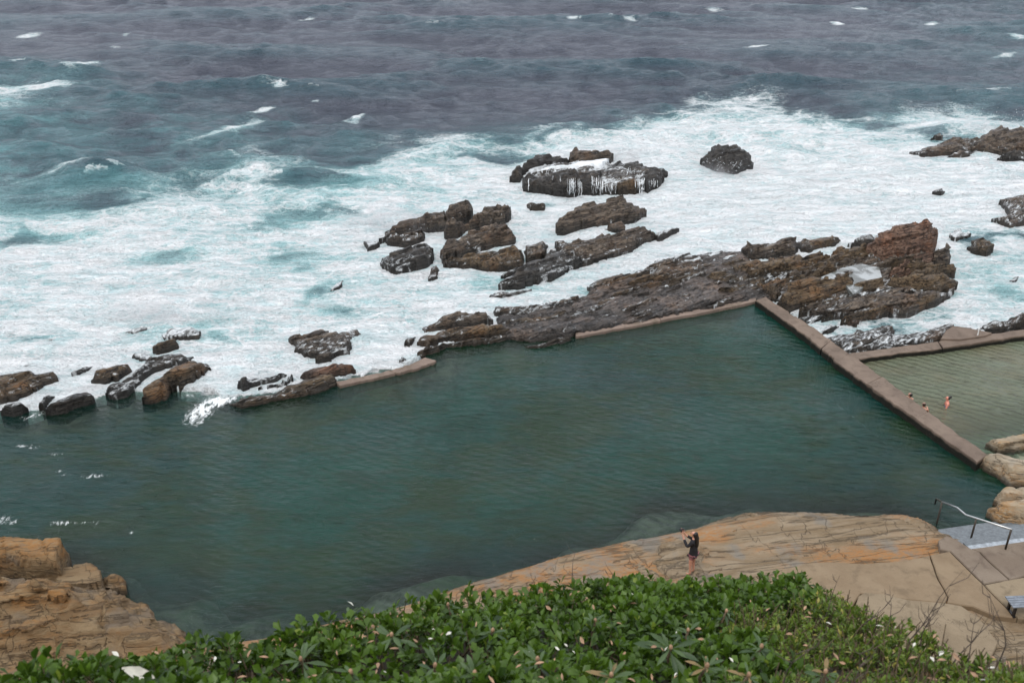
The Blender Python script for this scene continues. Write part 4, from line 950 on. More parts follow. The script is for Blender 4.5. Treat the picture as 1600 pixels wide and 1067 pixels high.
# concrete path with its slabs
ZC = .98
cp = empty('concrete_path', G(1450, 900, ZC)); tag(cp, 'tan concrete path along the sandstone ledge', kind='structure')
def slab(px, z, mat, name='concrete_slab', th=.6, bev=.03, lab=None):
    P = [G(x, y, z)[:2] for x, y in px]
    P = resample(np.array(P), .35); P = P + (np.stack([fbm(P[:, 0] * 2, P[:, 1] * 2, 3, 5), fbm(P[:, 0] * 2 + 9, P[:, 1] * 2, 3, 6)], 1) - .5) * .05
    v, f = prism(P, z - th, z, bev); o = mesh_obj(name, v, f, M[mat], parent=cp)
    if lab: o['label'] = lab
    return o
slab([(1204, 899), (1222, 889), (1262, 879), (1300, 877), (1352, 880), (1400, 876), (1440, 870), (1452, 867), (1466, 905), (1481, 932), (1478, 942), (1420, 936), (1345, 926), (1330, 950), (1290, 985), (1200, 985)], ZC, 'path')
slab([(1454, 866.5), (1484, 861), (1535, 911.5), (1588, 965), (1555, 961), (1520, 947), (1480, 941), (1483, 932), (1468, 905)], ZC + .006, 'path')
slab([(1466, 843), (1478, 836), (1494, 842), (1516, 856), (1530, 862), (1576, 905), (1537, 911), (1486, 861), (1470, 858)], ZC - .01, 'path2')
slab([(1517, 857), (1600, 845), (1760, 822), (1800, 870), (1600, 899), (1578, 905), (1532, 862)], ZC - .03, 'path2', lab='brown stained slab at the head of the steps')
slab([(1538, 912.5), (1600, 900.5), (1800, 866), (1850, 950), (1600, 966), (1590, 965)], ZC, 'path3')
slab([(1335, 955), (1342, 930), (1352, 924), (1380, 927), (1420, 936), (1480, 942), (1502, 945), (1530, 965), (1560, 1003), (1540, 1040), (1330, 1040)], ZC + .12, 'path3', lab='raised cracked grey slab with a rounded edge')
# steps down into the pool
e0, e1 = G(1517, 857, ZC), G(1600, 845, ZC); dv = (e1 - e0)[:2]; dv /= np.linalg.norm(dv); nv = np.array([-dv[1], dv[0]])
st = empty('pool_steps', (*e0[:2], 0)); tag(st, 'grey painted steps descending into the deep pool beside the handrail', 'steps')
for i in range(6):
    z = ZC - .06 - .17 * i; dep = .36; sh = -.12 * i - (.25 if i else 0)
    o0 = e0[:2] + nv * (.02 + dep * i) + dv * sh
    v, f_ = box_vf((*o0, -1.4), (*(dv * (6 - sh)), 0), (*(nv * (dep + .02)), 0), (0, 0, z + 1.4))
    mesh_obj('step', v, f_, M['steps'], parent=st)
    if i == 0:
        v, f_ = box_vf((*(o0 + dv * .02), z), (*(dv * (5.9 - sh)), 0), (*(nv * .2), 0), (0, 0, .008)); mesh_obj('step_nosing', v, f_, M['nosing'], parent=st)
# handrail
hr0 = empty('handrail', G(1575, 852, ZC)); tag(hr0, 'bent steel handrail leading down the grey steps into the pool', 'handrail')
pb = G(1575, 853, ZC); top = pb + [0, 0, .95]
pA = np.array([*G(1581, 826, ZC + .85)[:2], ZC + .85])
pts = [pb + [0, 0, .78]]
z3, z2, z1 = ZC + .72, ZC + .40, ZC + .25
rail = [G(1581, 827, 1.75), G(1509, 804, 1.32), G(1496, 793, 1.22), G(1472, 784, .95), G(1463, 779, .72), G(1461, 787, .35)]
for seg in ((0, 4), (3, 6)):
    v, f_ = tube_vf(rail[seg[0]:seg[1]], .032, 8); mesh_obj('rail', v, f_, M['steel'] if seg[0] == 0 else M['steel_dark'], parent=hr0, smooth=True)
for a, bz in ((rail[0] + [-.02, 0, 0], ZC - .02), (rail[0] * .22 + rail[1] * .0 + 0, None), (rail[3], -1.0)):
    if bz is None: a = rail[0] + (rail[1] - rail[0]) * .76; bz = .2
    v, f_ = tube_vf([a, (a[0] - .03, a[1] - .03, bz)], .035, 8); mesh_obj('post', v, f_, M['steel_dark'], parent=hr0, smooth=True)
# bench
bo = G(1579, 958, ZC); be = empty('bench', bo); tag(be, 'grey slatted bench on black legs at the right edge of the concrete', 'bench')
bx_, by_ = np.array([.998, .06, 0]), np.array([-.06, .998, 0])
s0 = G(1583, 950, ZC + .43)
for i in range(5):
    v, f_ = box_vf(s0 + by_ * .105 * i, bx_ * 1.8, by_ * .09, (0, 0, .035)); mesh_obj('slat', v, f_, M['slat'], parent=be)
for xo in (.12, 1.45):
    a = s0 + bx_ * xo + by_ * .03 - np.array([0, 0, .03])
    v, f_ = merge([box_vf(a, bx_ * .07, by_ * .46, (0, 0, .03)), box_vf(a + by_ * .04 - [0, 0, .40], bx_ * .07, by_ * .07, (0, 0, .40)), box_vf(a + by_ * .35 - [0, 0, .40], bx_ * .07, by_ * .07, (0, 0, .40)), box_vf(a - [0, 0, .40], bx_ * .07, by_ * .46, (0, 0, .05))])
    mesh_obj('leg', v, f_, M['blackm'], parent=be)

# ---------------------------------------------------------------- people
def skin_mesh(name, joints, edges, mat, parent, root=0, sub=2):
    m = bpy.data.meshes.new(name); org = np.array(parent['org'])
    m.from_pydata([tuple(np.array(j[:3]) ) for j in joints], edges, []); o = bpy.data.objects.new(name, m); COL.objects.link(o)
    md = o.modifiers.new('s', 'SKIN'); md.use_smooth_shade = True
    sv = m.skin_vertices[0].data
    for i, j in enumerate(joints):
        rx = j[3]; ry = j[4] if len(j) > 4 else rx; sv[i].radius = (rx, ry); sv[i].use_root = (i == root)
    ss = o.modifiers.new('u', 'SUBSURF'); ss.levels = sub; ss.render_levels = sub
    dg = bpy.context.evaluated_depsgraph_get(); nm = bpy.data.meshes.new_from_object(o.evaluated_get(dg))
    o.modifiers.clear(); o.data = nm; nm.materials.clear(); nm.materials.append(mat)
    nm.polygons.foreach_set('use_smooth', [True] * len(nm.polygons))
    o.parent = parent; return o
def ellip(name, c, r, mat, parent, seg=14, rot=0, nz=0):
    bm = bmesh.new(); bmesh.ops.create_uvsphere(bm, u_segments=seg, v_segments=seg // 2 + 2, radius=1)
    for v in bm.verts:
        d = 1 + nz * math.sin(v.co.x * 9 + v.co.z * 7) * math.cos(v.co.y * 8)
        v.co = Vector((v.co.x * r[0] * d, v.co.y * r[1] * d, v.co.z * r[2] * d))
    bmesh.ops.rotate(bm, verts=bm.verts, matrix=Matrix.Rotation(rot, 3, 'X')); bmesh.ops.translate(bm, verts=bm.verts, vec=c)
    m = bpy.data.meshes.new(name); bm.to_mesh(m); bm.free(); m.materials.append(mat)
    m.polygons.foreach_set('use_smooth', [True] * len(m.polygons))
    o = bpy.data.objects.new(name, m); COL.objects.link(o); o.parent = parent; return o
def person(label, loc, rz):
    o = empty('person', loc); tag(o, label, 'person'); o.rotation_euler = (0, 0, rz); return o
def face(p, hz, hy=0, hx=0, tilt=0):
    """head features looking to +Y: nose, eyes, mouth, ears on a head centred (hx,hy,hz)"""
    ellip('nose', (hx, hy + .098, hz - .01), (.014, .02, .022), M['skin'], p, 8)
    for s in (-1, 1):
        ellip('eye', (hx + s * .032, hy + .082, hz + .015), (.012, .01, .008), M['blackm'], p, 8)
        ellip('ear', (hx + s * .078, hy, hz), (.012, .022, .03), M['skin'], p, 8)
    ellip('mouth', (hx, hy + .088, hz - .05), (.024, .008, .007), M['skin_pink'], p, 8)
def hand(p, w, d, up, mat, side=1, name='hand'):
    """palm + four fingers + thumb; w wrist, d finger direction"""
    w = Vector(w); d = Vector(d).normalized(); up = Vector(up).normalized(); sx = d.cross(up).normalized()
    J = [(*w, .024, .018), (*(w + d * .045), .034, .016), (*(w + d * .085), .036, .014)]; E = [(0, 1), (1, 2)]
    for k, (off, L) in enumerate(((-.03, .062), (-.01, .075), (.01, .07), (.03, .055))):
        b = len(J); q = w + d * .088 + sx * off
        J += [(*q, .0095), (*(q + d * L * .55 - up * .01), .009), (*(q + d * L * .8 - up * .035), .008)]; E += [(2, b), (b, b + 1), (b + 1, b + 2)]
    b = len(J); q = w + d * .03 + sx * (.035 * side)
    J += [(*q, .012), (*(q + d * .03 + sx * .02 * side - up * .012), .0105), (*(q + d * .055 + sx * .022 * side - up * .025), .009)]; E += [(1, b), (b, b + 1), (b + 1, b + 2)]
    o = skin_mesh(name, J, E, mat, p, 0, 1); return o
# photographer: faces left and out over the pool, camera held up at eye level
gp = G(1080, 896, .92)
P = person('barefoot person in black jacket holding up a camera on the golden ledge', gp, R(52))
J = [(0, 0, .93, .13, .10), (0, .0, 1.08, .12, .09), (0, .0, 1.25, .135, .095), (0, .01, 1.38, .12, .08), (0, .025, 1.45, .052, .052), (0, .05, 1.53, .055, .06), (0, .06, 1.60, .078, .085), (0, .055, 1.67, .06, .068),
     (.15, .0, 1.37, .055), (.20, .14, 1.20, .044), (.10, .36, 1.33, .034), (.065, .44, 1.45, .026),
     (-.15, .0, 1.37, .055), (-.21, .13, 1.17, .044), (-.09, .34, 1.33, .034), (-.05, .42, 1.44, .026),
     (.09, 0, .82, .088), (.10, .015, .48, .058), (.10, -.02, .1, .036), (.10, .03, .04, .035, .028), (.105, .13, .025, .035, .018),
     (-.09, 0, .82, .088), (-.10, .02, .48, .058), (-.11, -.01, .1, .036), (-.11, .04, .04, .035, .028), (-.115, .14, .025, .035, .018)]
E_ = [(0, 1), (1, 2), (2, 3), (3, 4), (4, 5), (5, 6), (6, 7), (3, 8), (8, 9), (9, 10), (10, 11), (3, 12), (12, 13), (13, 14), (14, 15), (0, 16), (16, 17), (17, 18), (18, 19), (19, 20), (0, 21), (21, 22), (22, 23), (23, 24), (24, 25)]
skin_mesh('body', J, E_, M['skin'], P)
JJ = [(0, 0, .80, .185, .145), (0, 0, .93, .17, .13), (0, 0, 1.08, .145, .11), (0, 0, 1.25, .155, .115), (0, .01, 1.38, .14, .10), (0, .02, 1.44, .075, .075),
      (.16, 0, 1.37, .072), (.21, .14, 1.20, .058), (.11, .35, 1.32, .045), (-.16, 0, 1.37, .072), (-.22, .13, 1.17, .058), (-.10, .33, 1.32, .045)]
skin_mesh('jacket', JJ, [(0, 1), (1, 2), (2, 3), (3, 4), (4, 5), (4, 6), (6, 7), (7, 8), (4, 9), (9, 10), (10, 11)], M['black_cloth'], P, 1)
skin_mesh('shorts', [(0, 0, .86, .13, .12), (.09, 0, .78, .10), (.1, .01, .60, .085), (-.09, 0, .78, .10), (-.1, .01, .60, .085)], [(0, 1), (1, 2), (0, 3), (3, 4)], M['pink_cloth'], P)
skin_mesh('hair', [(0, .035, 1.66, .095, .10), (0, -.02, 1.60, .10, .085), (0, -.075, 1.45, .10, .055), (0, -.11, 1.27, .085, .04), (0, -.12, 1.14, .05, .03)], [(0, 1), (1, 2), (2, 3), (3, 4)], M['hair'], P)
face(P, 1.60, .06)
hand(P, (.065, .45, 1.46), (-.1, .35, .9), (1, 0, 0), M['skin'], -1); hand(P, (-.05, .43, 1.45), (.1, .35, .9), (-1, 0, 0), M['skin'], 1)
ca = empty('camera_in_hands', gp); tag(ca, 'small black camera held up by the person on the golden ledge', 'camera'); ca.rotation_euler = (0, 0, R(52))
v, f_ = merge([box_vf((-.07, .44, 1.50), (.14, 0, 0), (0, .05, 0), (0, 0, .09)), box_vf((-.025, .445, 1.588), (.05, 0, 0), (0, .04, 0), (0, 0, .02))])
m_ = mesh_obj('camera_body', [np.array(q) + gp for q in v], f_, M['blackm'], parent=ca)
v, f_ = tube_vf([(0, .49, 1.545), (0, .56, 1.545)], [.034, .03], 14); mesh_obj('lens', [np.array(q) + gp for q in v], f_, M['blackm'], parent=ca)
# swimmers, standing chest deep
def swimmer(label, px, py, rz, cloth, hair, bun=False, arms=1, lean=0, z=.52, tan='skin'):
    g = G(px, py, z); base = np.array([g[0], g[1], z - 1.6])
    p = person(label, base, rz)
    hgt = 1.60
    a = [(.16, 0, 1.37, .052), (.24, .12, 1.22, .04), (.22, .36, 1.27, .03)] if arms else [(.16, 0, 1.37, .052), (.22, .06, 1.12, .04), (.16, .25, 1.05, .03)]
    b = [(-q[0], q[1], q[2], q[3]) for q in a]
    J = [(0, 0, .93, .13, .10), (0, 0, 1.1, .115, .085), (0, 0, 1.26, .145, .095), (0, .0, 1.38, .12, .075), (0, .015, 1.46, .05, .05), (0, .03, 1.53, .055, .06), (0, .035, 1.60, .078, .085), (0, .035, 1.67, .06, .066)] + a + b + \
        [(.09, 0, .82, .085), (.10, .03, .48, .056), (.10, 0, .1, .036), (.1, .1, .04, .03), (-.09, 0, .82, .085), (-.10, .03, .48, .056), (-.10, 0, .1, .036), (-.1, .1, .04, .03)]
    E = [(i, i + 1) for i in range(7)] + [(3, 8), (8, 9), (9, 10), (3, 11), (11, 12), (12, 13), (0, 14), (14, 15), (15, 16), (16, 17), (0, 18), (18, 19), (19, 20), (20, 21)]
    skin_mesh('body', J, E, M[tan], p)
    skin_mesh('swimsuit', [(0, 0, .90, .14, .11), (0, 0, 1.06, .125, .096), (0, 0, 1.2, .148, .102), (0, 0, 1.27, .14, .10)], [(0, 1), (1, 2), (2, 3)], M[cloth], p)
    skin_mesh('hair', [(0, .02, 1.665, .088, .095), (0, -.03, 1.60, .086, .07), (0, -.04, 1.53, .06, .045)], [(0, 1), (1, 2)], M[hair], p)
    if bun: ellip('hair_bun', (0, -.085, 1.665), (.055, .055, .05), M[hair], p, 12, 0, .06)
    face(p, 1.60, .035)
    for s in (1, -1):
        q = a[2]; hand(p, (s * q[0], q[1] + .01, q[2]), (0, 1, -.1), (0, 0, 1), M[tan], -s)
    return p
swimmer('swimmer with short black hair by the wall, leftmost in the shallow pool', 1423, 617, R(20), 'dark_swim', 'hair')
swimmer('swimmer with brown hair and dark straps by the wall, middle of the three', 1444, 632, R(-15), 'dark_swim', 'hairb')
swimmer('swimmer with hair in a bun and pink shoulders, farthest from the wall', 1482, 622, R(75), 'blue_cloth', 'hair', True, 0, z=.5, tan='skin_pink')

# ---------------------------------------------------------------- foreground shrubs on the brow of the slope
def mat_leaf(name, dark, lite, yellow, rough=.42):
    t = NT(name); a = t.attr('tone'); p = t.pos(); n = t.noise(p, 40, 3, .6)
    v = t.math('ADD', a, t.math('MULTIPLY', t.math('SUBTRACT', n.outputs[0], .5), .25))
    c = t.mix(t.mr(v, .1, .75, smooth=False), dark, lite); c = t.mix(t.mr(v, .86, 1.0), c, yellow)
    b = t.bsdf(c, rough, None, .4)
    tl = t.n.new('ShaderNodeBsdfTranslucent'); t._in(tl.inputs[0], t.mix(.3, c, (.12, .22, .02)))
    m = t.n.new('ShaderNodeMixShader'); m.inputs[0].default_value = .3; t.l.new(b, m.inputs[1]); t.l.new(tl.outputs[0], m.inputs[2])
    return t.done(m.outputs[0])
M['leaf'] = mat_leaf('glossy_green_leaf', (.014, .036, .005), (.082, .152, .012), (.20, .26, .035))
M['leaf_yel'] = mat_leaf('yellow_green_leaf', (.045, .085, .012), (.17, .24, .03), (.36, .30, .07))
M['leaf_grey'] = mat_leaf('long_grey_green_leaf', (.026, .055, .024), (.10, .155, .062), (.30, .20, .09), .5)
# leaf templates: x along the blade, y across, z up; obovate, folded on the midrib
def leaf_tpl(w, tip=.72, fold=.25, bend=.12, n=3):
    xs = np.linspace(0, 1, n + 2); V = []
    wd = np.sin(np.clip(xs, 0, 1) ** tip_pow(tip) * math.pi) * w; wd[0] = .02; wd[-1] = .0
    for x, y in zip(xs, wd):
        z = -bend * x * x
        V += [(x, y, z + fold * y), (x, 0, z), (x, -y, z + fold * y)]
    f = []
    for i in range(n + 1):
        a = i * 3; f += [(a, a + 1, a + 4, a + 3), (a + 1, a + 2, a + 5, a + 4)]
    return np.array(V), np.array(f)
def tip_pow(t): return math.log(.5) / math.log(t)
T_OB = leaf_tpl(.30, .66, .35, .10, 2); T_SM = leaf_tpl(.24, .6, .3, .1, 1); T_LONG = leaf_tpl(.105, .66, .5, .32, 4)
lr = np.random.default_rng(21)
def frames(dirv, upv):
    x = dirv / np.linalg.norm(dirv, axis=1)[:, None]
    y = np.cross(upv, x); y /= np.linalg.norm(y, axis=1)[:, None] + 1e-9
    return np.stack([x, y, np.cross(x, y)], 2)
def leaves_mesh(tpl, P, Fm, L):
    tv, tf = tpl; n = len(P)
    V = np.einsum('nij,vj->nvi', Fm, tv) * L[:, None, None] + P[:, None, :]
    Fc = (tf[None] + (np.arange(n) * len(tv))[:, None, None]).reshape(-1, 4)
    return V.reshape(-1, 3), Fc
def canopy_z(X, Y):
    b = brow(X)
    z = PA - PB * np.minimum(Y, b) - np.clip(Y - b, 0, 9) * 1.5
    return z + (fbm(X * 1.1, Y * 1.1, 4, 61) - .5) * .55 + (fbm(X * 3.5, Y * 3.5, 2, 63) - .5) * .2
# shrub centres: (px, py, radius, kind)
SH_PX = [(40, 1068, 'a'), (215, 1040, 'a'), (360, 1010, 'a'), (480, 1040, 'a'), (600, 1060, 'a'), (620, 985, 'a'), (760, 955, 'a'), (770, 1050, 'a'), (905, 940, 'a'), (900, 1030, 'a'),
         (1040, 940, 'a'), (1060, 1040, 'a'), (1160, 930, 'a'), (1200, 1010, 'a'), (1280, 960, 'b'), (1330, 1050, 'b'), (1400, 1000, 'b'), (1500, 1045, 'b'), (1590, 1060, 'b'), (-120, 1100, 'a'), (1700, 1110, 'b')]
SC = np.array([canopy_pt(x, y)[:2] for x, y, k in SH_PX])
N = 30000
Yc = lr.uniform(.9, 9.5, N); Xc = lr.uniform(-1, 1, N) * (Yc * .62 + 2.6)
Xc = np.concatenate([Xc, lr.uniform(.6, 4.6, 4500)]); Yc = np.concatenate([Yc, lr.uniform(2.4, 6.5, 4500)])
hgt = 1; k = Yc < brow(Xc) + .25
dens = 1 - .55 * sst(0, 2.5, 2.2 - Yc)
k &= lr.uniform(0, 1, len(Xc)) < np.clip(dens, .2, 1)
Xc, Yc = Xc[k], Yc[k]
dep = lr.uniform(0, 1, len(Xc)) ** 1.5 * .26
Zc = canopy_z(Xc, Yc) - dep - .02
e = .08
gx = (canopy_z(Xc + e, Yc) - canopy_z(Xc - e, Yc)) / (2 * e); gy = (canopy_z(Xc, Yc + e) - canopy_z(Xc, Yc - e)) / (2 * e)
Nn = np.stack([-gx, -gy, np.ones_like(gx) * 1.5], 1); Nn += lr.normal(0, .45, Nn.shape); Nn /= np.linalg.norm(Nn, axis=1)[:, None]
own = ((Xc[:, None] - SC[None, :, 0] + (fbm(Xc * 2, Yc * 2, 2, 3)[:, None] - .5) * .5) ** 2 + (Yc[:, None] - SC[None, :, 1]) ** 2 * .8).argmin(1)
SLAB = {'a': 'broad glossy green leaves', 'b': 'small yellow green leaves and bare twigs'}
WHERE = ['at the bottom left corner of the photo', 'around the large bleached leaf', 'below the orange outcrop tip, over the dark pool', 'left of the long-leaved whorls, bottom edge', 'under the central grey green whorls, bottom edge',
         'at the brow where the golden ledge begins', 'tall dark clump at the brow below the ledge', 'middle bottom edge between two whorls', 'dense rounded crest left below the photographer', 'bottom edge, dark hollow below the dense crest',
         'directly in front of the photographer\'s feet', 'bottom edge around the reddish whorl', 'at the brow just right of the photographer', 'mixed with brown leaves below the path end', 'tall twiggy crest against the tan path',
         'bottom edge, right of centre, with pale dead leaves', 'in front of the raised grey slab', 'below the bench, near the right corner', 'at the bottom right corner of the photo', 'outside left', 'outside right']
shrubs = []
def pxy(P): return PX(P[:, 0], P[:, 1], P[:, 2])
for i, (x, y, kind) in enumerate(SH_PX):
    m = own == i
    if m.sum() < 20: continue
    c = SC[i]; org = np.array([c[0], c[1], float(terrain(c[0:1], c[1:2])[0])])
    o = empty('coastal_shrub', org); shrubs.append(o)
    nm = {'a': 'leafy shrub with ', 'b': 'heathy shrub with '}[kind] + SLAB[kind] + ', '
    lab = (('glossy green shrub ' if kind == 'a' else 'yellow green twiggy shrub ') + WHERE[i])
    tag(o, lab, 'shrub', 'low shrubs along the brow of the slope')
    P = np.stack([Xc[m], Yc[m], Zc[m]], 1); Nm = Nn[m]; dm = dep[m]
    nl = 8 if kind == 'a' else 17
    PP = np.repeat(P, nl, 0); NN = np.repeat(Nm, nl, 0); DD = np.repeat(dm, nl)
    az = lr.uniform(0, 6.283, len(PP)); el = lr.uniform(.15, 1.35, len(PP))
    t1 = np.cross(NN, np.array([.3, .9, .1])); t1 /= np.linalg.norm(t1, axis=1)[:, None]; t2 = np.cross(NN, t1)
    rad = t1 * np.cos(az)[:, None] + t2 * np.sin(az)[:, None]
    dirv = rad * np.cos(el)[:, None] + NN * np.sin(el)[:, None]
    Ls = lr.uniform(.034, .078, len(PP)) if kind == 'a' else lr.uniform(.022, .042, len(PP))
    base = PP + NN * lr.uniform(-.035, .02, len(PP))[:, None] + rad * .006
    Fm = frames(dirv, NN + lr.normal(0, .25, NN.shape))
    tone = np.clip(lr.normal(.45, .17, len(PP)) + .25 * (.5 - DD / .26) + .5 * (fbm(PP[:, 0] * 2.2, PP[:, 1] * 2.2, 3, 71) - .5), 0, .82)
    yl = lr.uniform(0, 1, len(PP)) < (.02 if kind == 'a' else .07); tone[yl] = .97
    mt = M['leaf'] if kind == 'a' else M['leaf_yel']; tpl = T_OB if kind == 'a' else T_SM
    # the nearest leaves on top are parts of their own
    px_, py_ = pxy(base); vis = (px_ > 10) & (px_ < 1590) & (py_ < 1055) & (py_ > 860) & (DD < .03)
    dist = np.linalg.norm(base - np.array([0, 0, H_CAM]), axis=1)
    cand = np.where(vis)[0]; cand = cand[np.argsort(dist[cand] + lr.uniform(0, 1.2, len(cand)))][:34 if kind == 'a' else 0]
    rest = np.ones(len(PP), bool); rest[cand] = False
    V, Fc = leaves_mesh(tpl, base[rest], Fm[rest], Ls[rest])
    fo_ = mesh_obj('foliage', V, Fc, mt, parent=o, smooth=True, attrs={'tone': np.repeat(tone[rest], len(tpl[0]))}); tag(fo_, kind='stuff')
    if len(cand):
        lm = bpy.data.meshes.new('leaf'); lm.from_pydata([tuple(q) for q in tpl[0]], [], [tuple(int(w) for w in q) for q in tpl[1]]); lm.materials.append(mt)
        at = lm.attributes.new('tone', 'FLOAT', 'POINT'); at.data.foreach_set('value', np.full(len(tpl[0]), lr.uniform(.45, .75), np.float32))
        lm.polygons.foreach_set('use_smooth', [True] * len(lm.polygons))
        for q in cand:
            lo = bpy.data.objects.new('leaf', lm); COL.objects.link(lo); lo.parent = o
            lo.matrix_local = Matrix.Translation(Vector(base[q] - org)) @ Matrix(Fm[q].tolist()).to_4x4() @ Matrix.Scale(float(Ls[q]) * 1.05, 4)
    # inner stems
    pr = []
    idx = lr.choice(len(P), min(len(P), 110 if kind == 'a' else 330), replace=False)
    for q in idx:
        a = P[q]; b = a - np.array([lr.normal(0, .08), lr.normal(0, .08), lr.uniform(.15, .4)]); mid = (a + b) / 2 + lr.normal(0, .02, 3)
        tp_ = a + Nm[q] * (.02 if kind == 'a' else lr.uniform(.0, .11))
        pr.append(tube_vf([b, mid, tp_], [.006, .0045, .0025], 4))
    v, f_ = merge(pr); so = mesh_obj('stems', v, f_, M['stem'], parent=o); tag(so, kind='stuff')

# long-leaved whorls
def whorl(px, py, L, n, tilt, label, up=.06, red=False):
    c = canopy_pt(px, py); c = c + np.array([0, 0, up + float(canopy_z(c[0:1], c[1:2])[0]) - c[2]])
    # keep it on its sight line
    q = G(px, py, c[2]); c = q
    o = empty('long_leaved_shoot', c - np.array([0, 0, .35])); tag(o, label, 'shrub shoot', 'whorls of long leaves among the shrubs')
    ax = np.array([tilt[0], tilt[1], 1.]); ax /= np.linalg.norm(ax)
    v, f_ = tube_vf([c - np.array([-.03, 0, .35]), c - ax * .12, c], [.011, .009, .007], 7); mesh_obj('stem', v, f_, M['stem'], parent=o, smooth=True)
    t1 = np.cross(ax, [.2, .9, .1]); t1 /= np.linalg.norm(t1); t2 = np.cross(ax, t1)
    lms = []
    for tn in ((.35, .55, .7) if not red else (.5, .7, .97)):
        lm = bpy.data.meshes.new('leaf'); lm.from_pydata([tuple(q) for q in T_LONG[0]], [], [tuple(int(w) for w in q) for q in T_LONG[1]]); lm.materials.append(M['leaf_grey'])
        at = lm.attributes.new('tone', 'FLOAT', 'POINT'); at.data.foreach_set('value', np.full(len(T_LONG[0]), tn, np.float32)); lm.polygons.foreach_set('use_smooth', [True] * len(lm.polygons)); lms.append(lm)
    for i in range(n):
        if random.random() < .2: continue
        az = i * 2.4 + random.uniform(-.45, .45); el = -.15 + 1.0 * (i / n) + random.uniform(-.3, .3)
        rad = t1 * math.cos(az) + t2 * math.sin(az); d = rad * math.cos(el) + ax * math.sin(el)
        Fm = frames(d[None], ax[None] + rng.normal(0, .1, (1, 3)))[0]; s = L * random.uniform(.55, 1.1) * (1 - .35 * i / n)
        b = c - ax * (.05 * (1 - i / n)) - (c - np.array([0, 0, .35]))
        lo = bpy.data.objects.new('leaf', lms[i % 3]); COL.objects.link(lo); lo.parent = o
        lo.matrix_local = Matrix.Translation(Vector(b)) @ Matrix(Fm.tolist()).to_4x4() @ Matrix.Scale(s, 4)
    ellip('growing_tip', tuple(ax * .0 + np.array([0, 0, .355])), (.011, .011, .018), M['dry_brown'], o, 8)
for a in [(612, 992, .17, 16, (-.3, -.3), 'large whorl of long leaves left of centre, with a tan growing tip'),
          (545, 958, .15, 10, (-.5, .2), 'drooping whorl standing against the dark pool, left of the golden ledge'),
          (770, 985, .15, 14, (.3, -.2), 'whorl of arching leaves right of the large tan-tipped whorl'),
          (548, 1050, .14, 14, (-.2, -.4), 'low pale whorl on the bottom edge left of centre'),
          (742, 1052, .13, 12, (.1, -.3), 'small whorl on the bottom edge, middle of the photo'),
          (1048, 1012, .18, 16, (0, -.4), 'widest whorl with pale fan leaves, below the photographer'),
          (1105, 1040, .13, 14, (.2, -.3), 'reddish-centred whorl close to the bottom edge'),
          (1000, 925, .13, 10, (-.2, .1), 'whorl with folded silver leaves left of the photographer\'s feet'),
          (1135, 955, .12, 12, (.3, .1), 'whorl on the crest right of the photographer\'s feet'),
          (1075, 985, .12, 12, (.1, 0), 'small dark whorl straight below the photographer'),
          (470, 1030, .14, 14, (-.1, -.3), 'dark whorl left of the low pale whorl'),
          (680, 1040, .15, 14, (.1, -.2), 'whorl between the large tan-tipped whorl and the bottom edge'),
          (840, 1030, .13, 12, (-.2, -.2), 'whorl with pale underside halfway along the bottom edge'),
          (955, 1055, .14, 14, (0, -.3), 'whorl cut by the bottom edge, left of the reddish-centred one'),
          (700, 945, .12, 10, (-.2, 0), 'small whorl at the brow below the golden ledge'),
          (930, 970, .11, 10, (.1, -.1), 'small whorl in the dark crest left of the widest whorl'),
          (1190, 1010, .12, 12, (.2, -.2), 'whorl among brown leaves left of the long dead stem'),
          (1170, 1055, .12, 12, (.2, -.3), 'whorl on the bottom edge right of the reddish-centred one'),
          (1290, 1050, .11, 10, (-.1, -.3), 'upright orange-tipped whorl on the bottom edge right of centre')]:
    whorl(*a, red='reddish' in a[5] or 'orange' in a[5])
# bleached and brown dead leaves lying on the canopy
dl = []
def dead_leaf(px, py, L, mat, label, yaw=None, w=None):
    c = canopy_pt(px, py); c[2] = float(canopy_z(c[0:1], c[1:2])[0]) + (.13 if L > .12 else .045); c = G(px, py, c[2])
    V_, F_l = leaf_tpl(.2 if w is None else w, .55, .35, .2, 3); yaw = random.uniform(0, 6.28) if yaw is None else yaw
    Rm = np.array(Matrix.Rotation(yaw, 3, 'Z') @ Matrix.Rotation(random.uniform(-.4, .4) + .35, 3, 'X'))
    V2 = (V_ - [.5, 0, 0]) @ Rm.T * L
    V3 = np.vstack([V2, V2 - [0, 0, .002]]); n0 = len(V2); Fq = [tuple(q) for q in F_l.tolist()] + [tuple(x + n0 for x in q[::-1]) for q in F_l.tolist()]
    o = mesh_obj('dead_leaf', V3 + c, Fq, M[mat], loc=c, smooth=True); tag(o, label, 'dead leaf', 'dead leaves caught on the shrubs'); return o
dead_leaf(214, 1050, .155, 'dry', 'large bleached white leaf lying curved on green leaves at the lower left', -.35, .17)
dead_leaf(180, 1020, .05, 'dry', 'small oval white leaf above the large bleached leaf', -.5, .22)
dead_leaf(989, 930, .09, 'dry', 'narrow silver white leaf standing up left of the photographer', 1.4, .12)
dead_leaf(548, 941, .08, 'dry', 'folded white leaf at the tip of the drooping whorl over the pool', 2.2, .13)
rr = random.Random(12)
MARKS = [(612, 992, 'the large tan-tipped whorl'), (545, 958, 'the drooping whorl'), (770, 985, 'the whorl of arching leaves'), (1048, 1012, 'the widest whorl'), (1105, 1040, 'the reddish-centred whorl'),
         (1000, 925, 'the whorl with silver leaves'), (1418, 960, 'the tallest bare twig'), (1560, 1000, 'the straight twig near the bench'), (1340, 950, 'the forked bare twig'), (214, 1052, 'the large bleached leaf'), (1225, 1030, 'the long dead stem'), (1290, 1050, 'the orange-tipped whorl')]
used = set(); litter = {'dry': [], 'dry_brown': []}
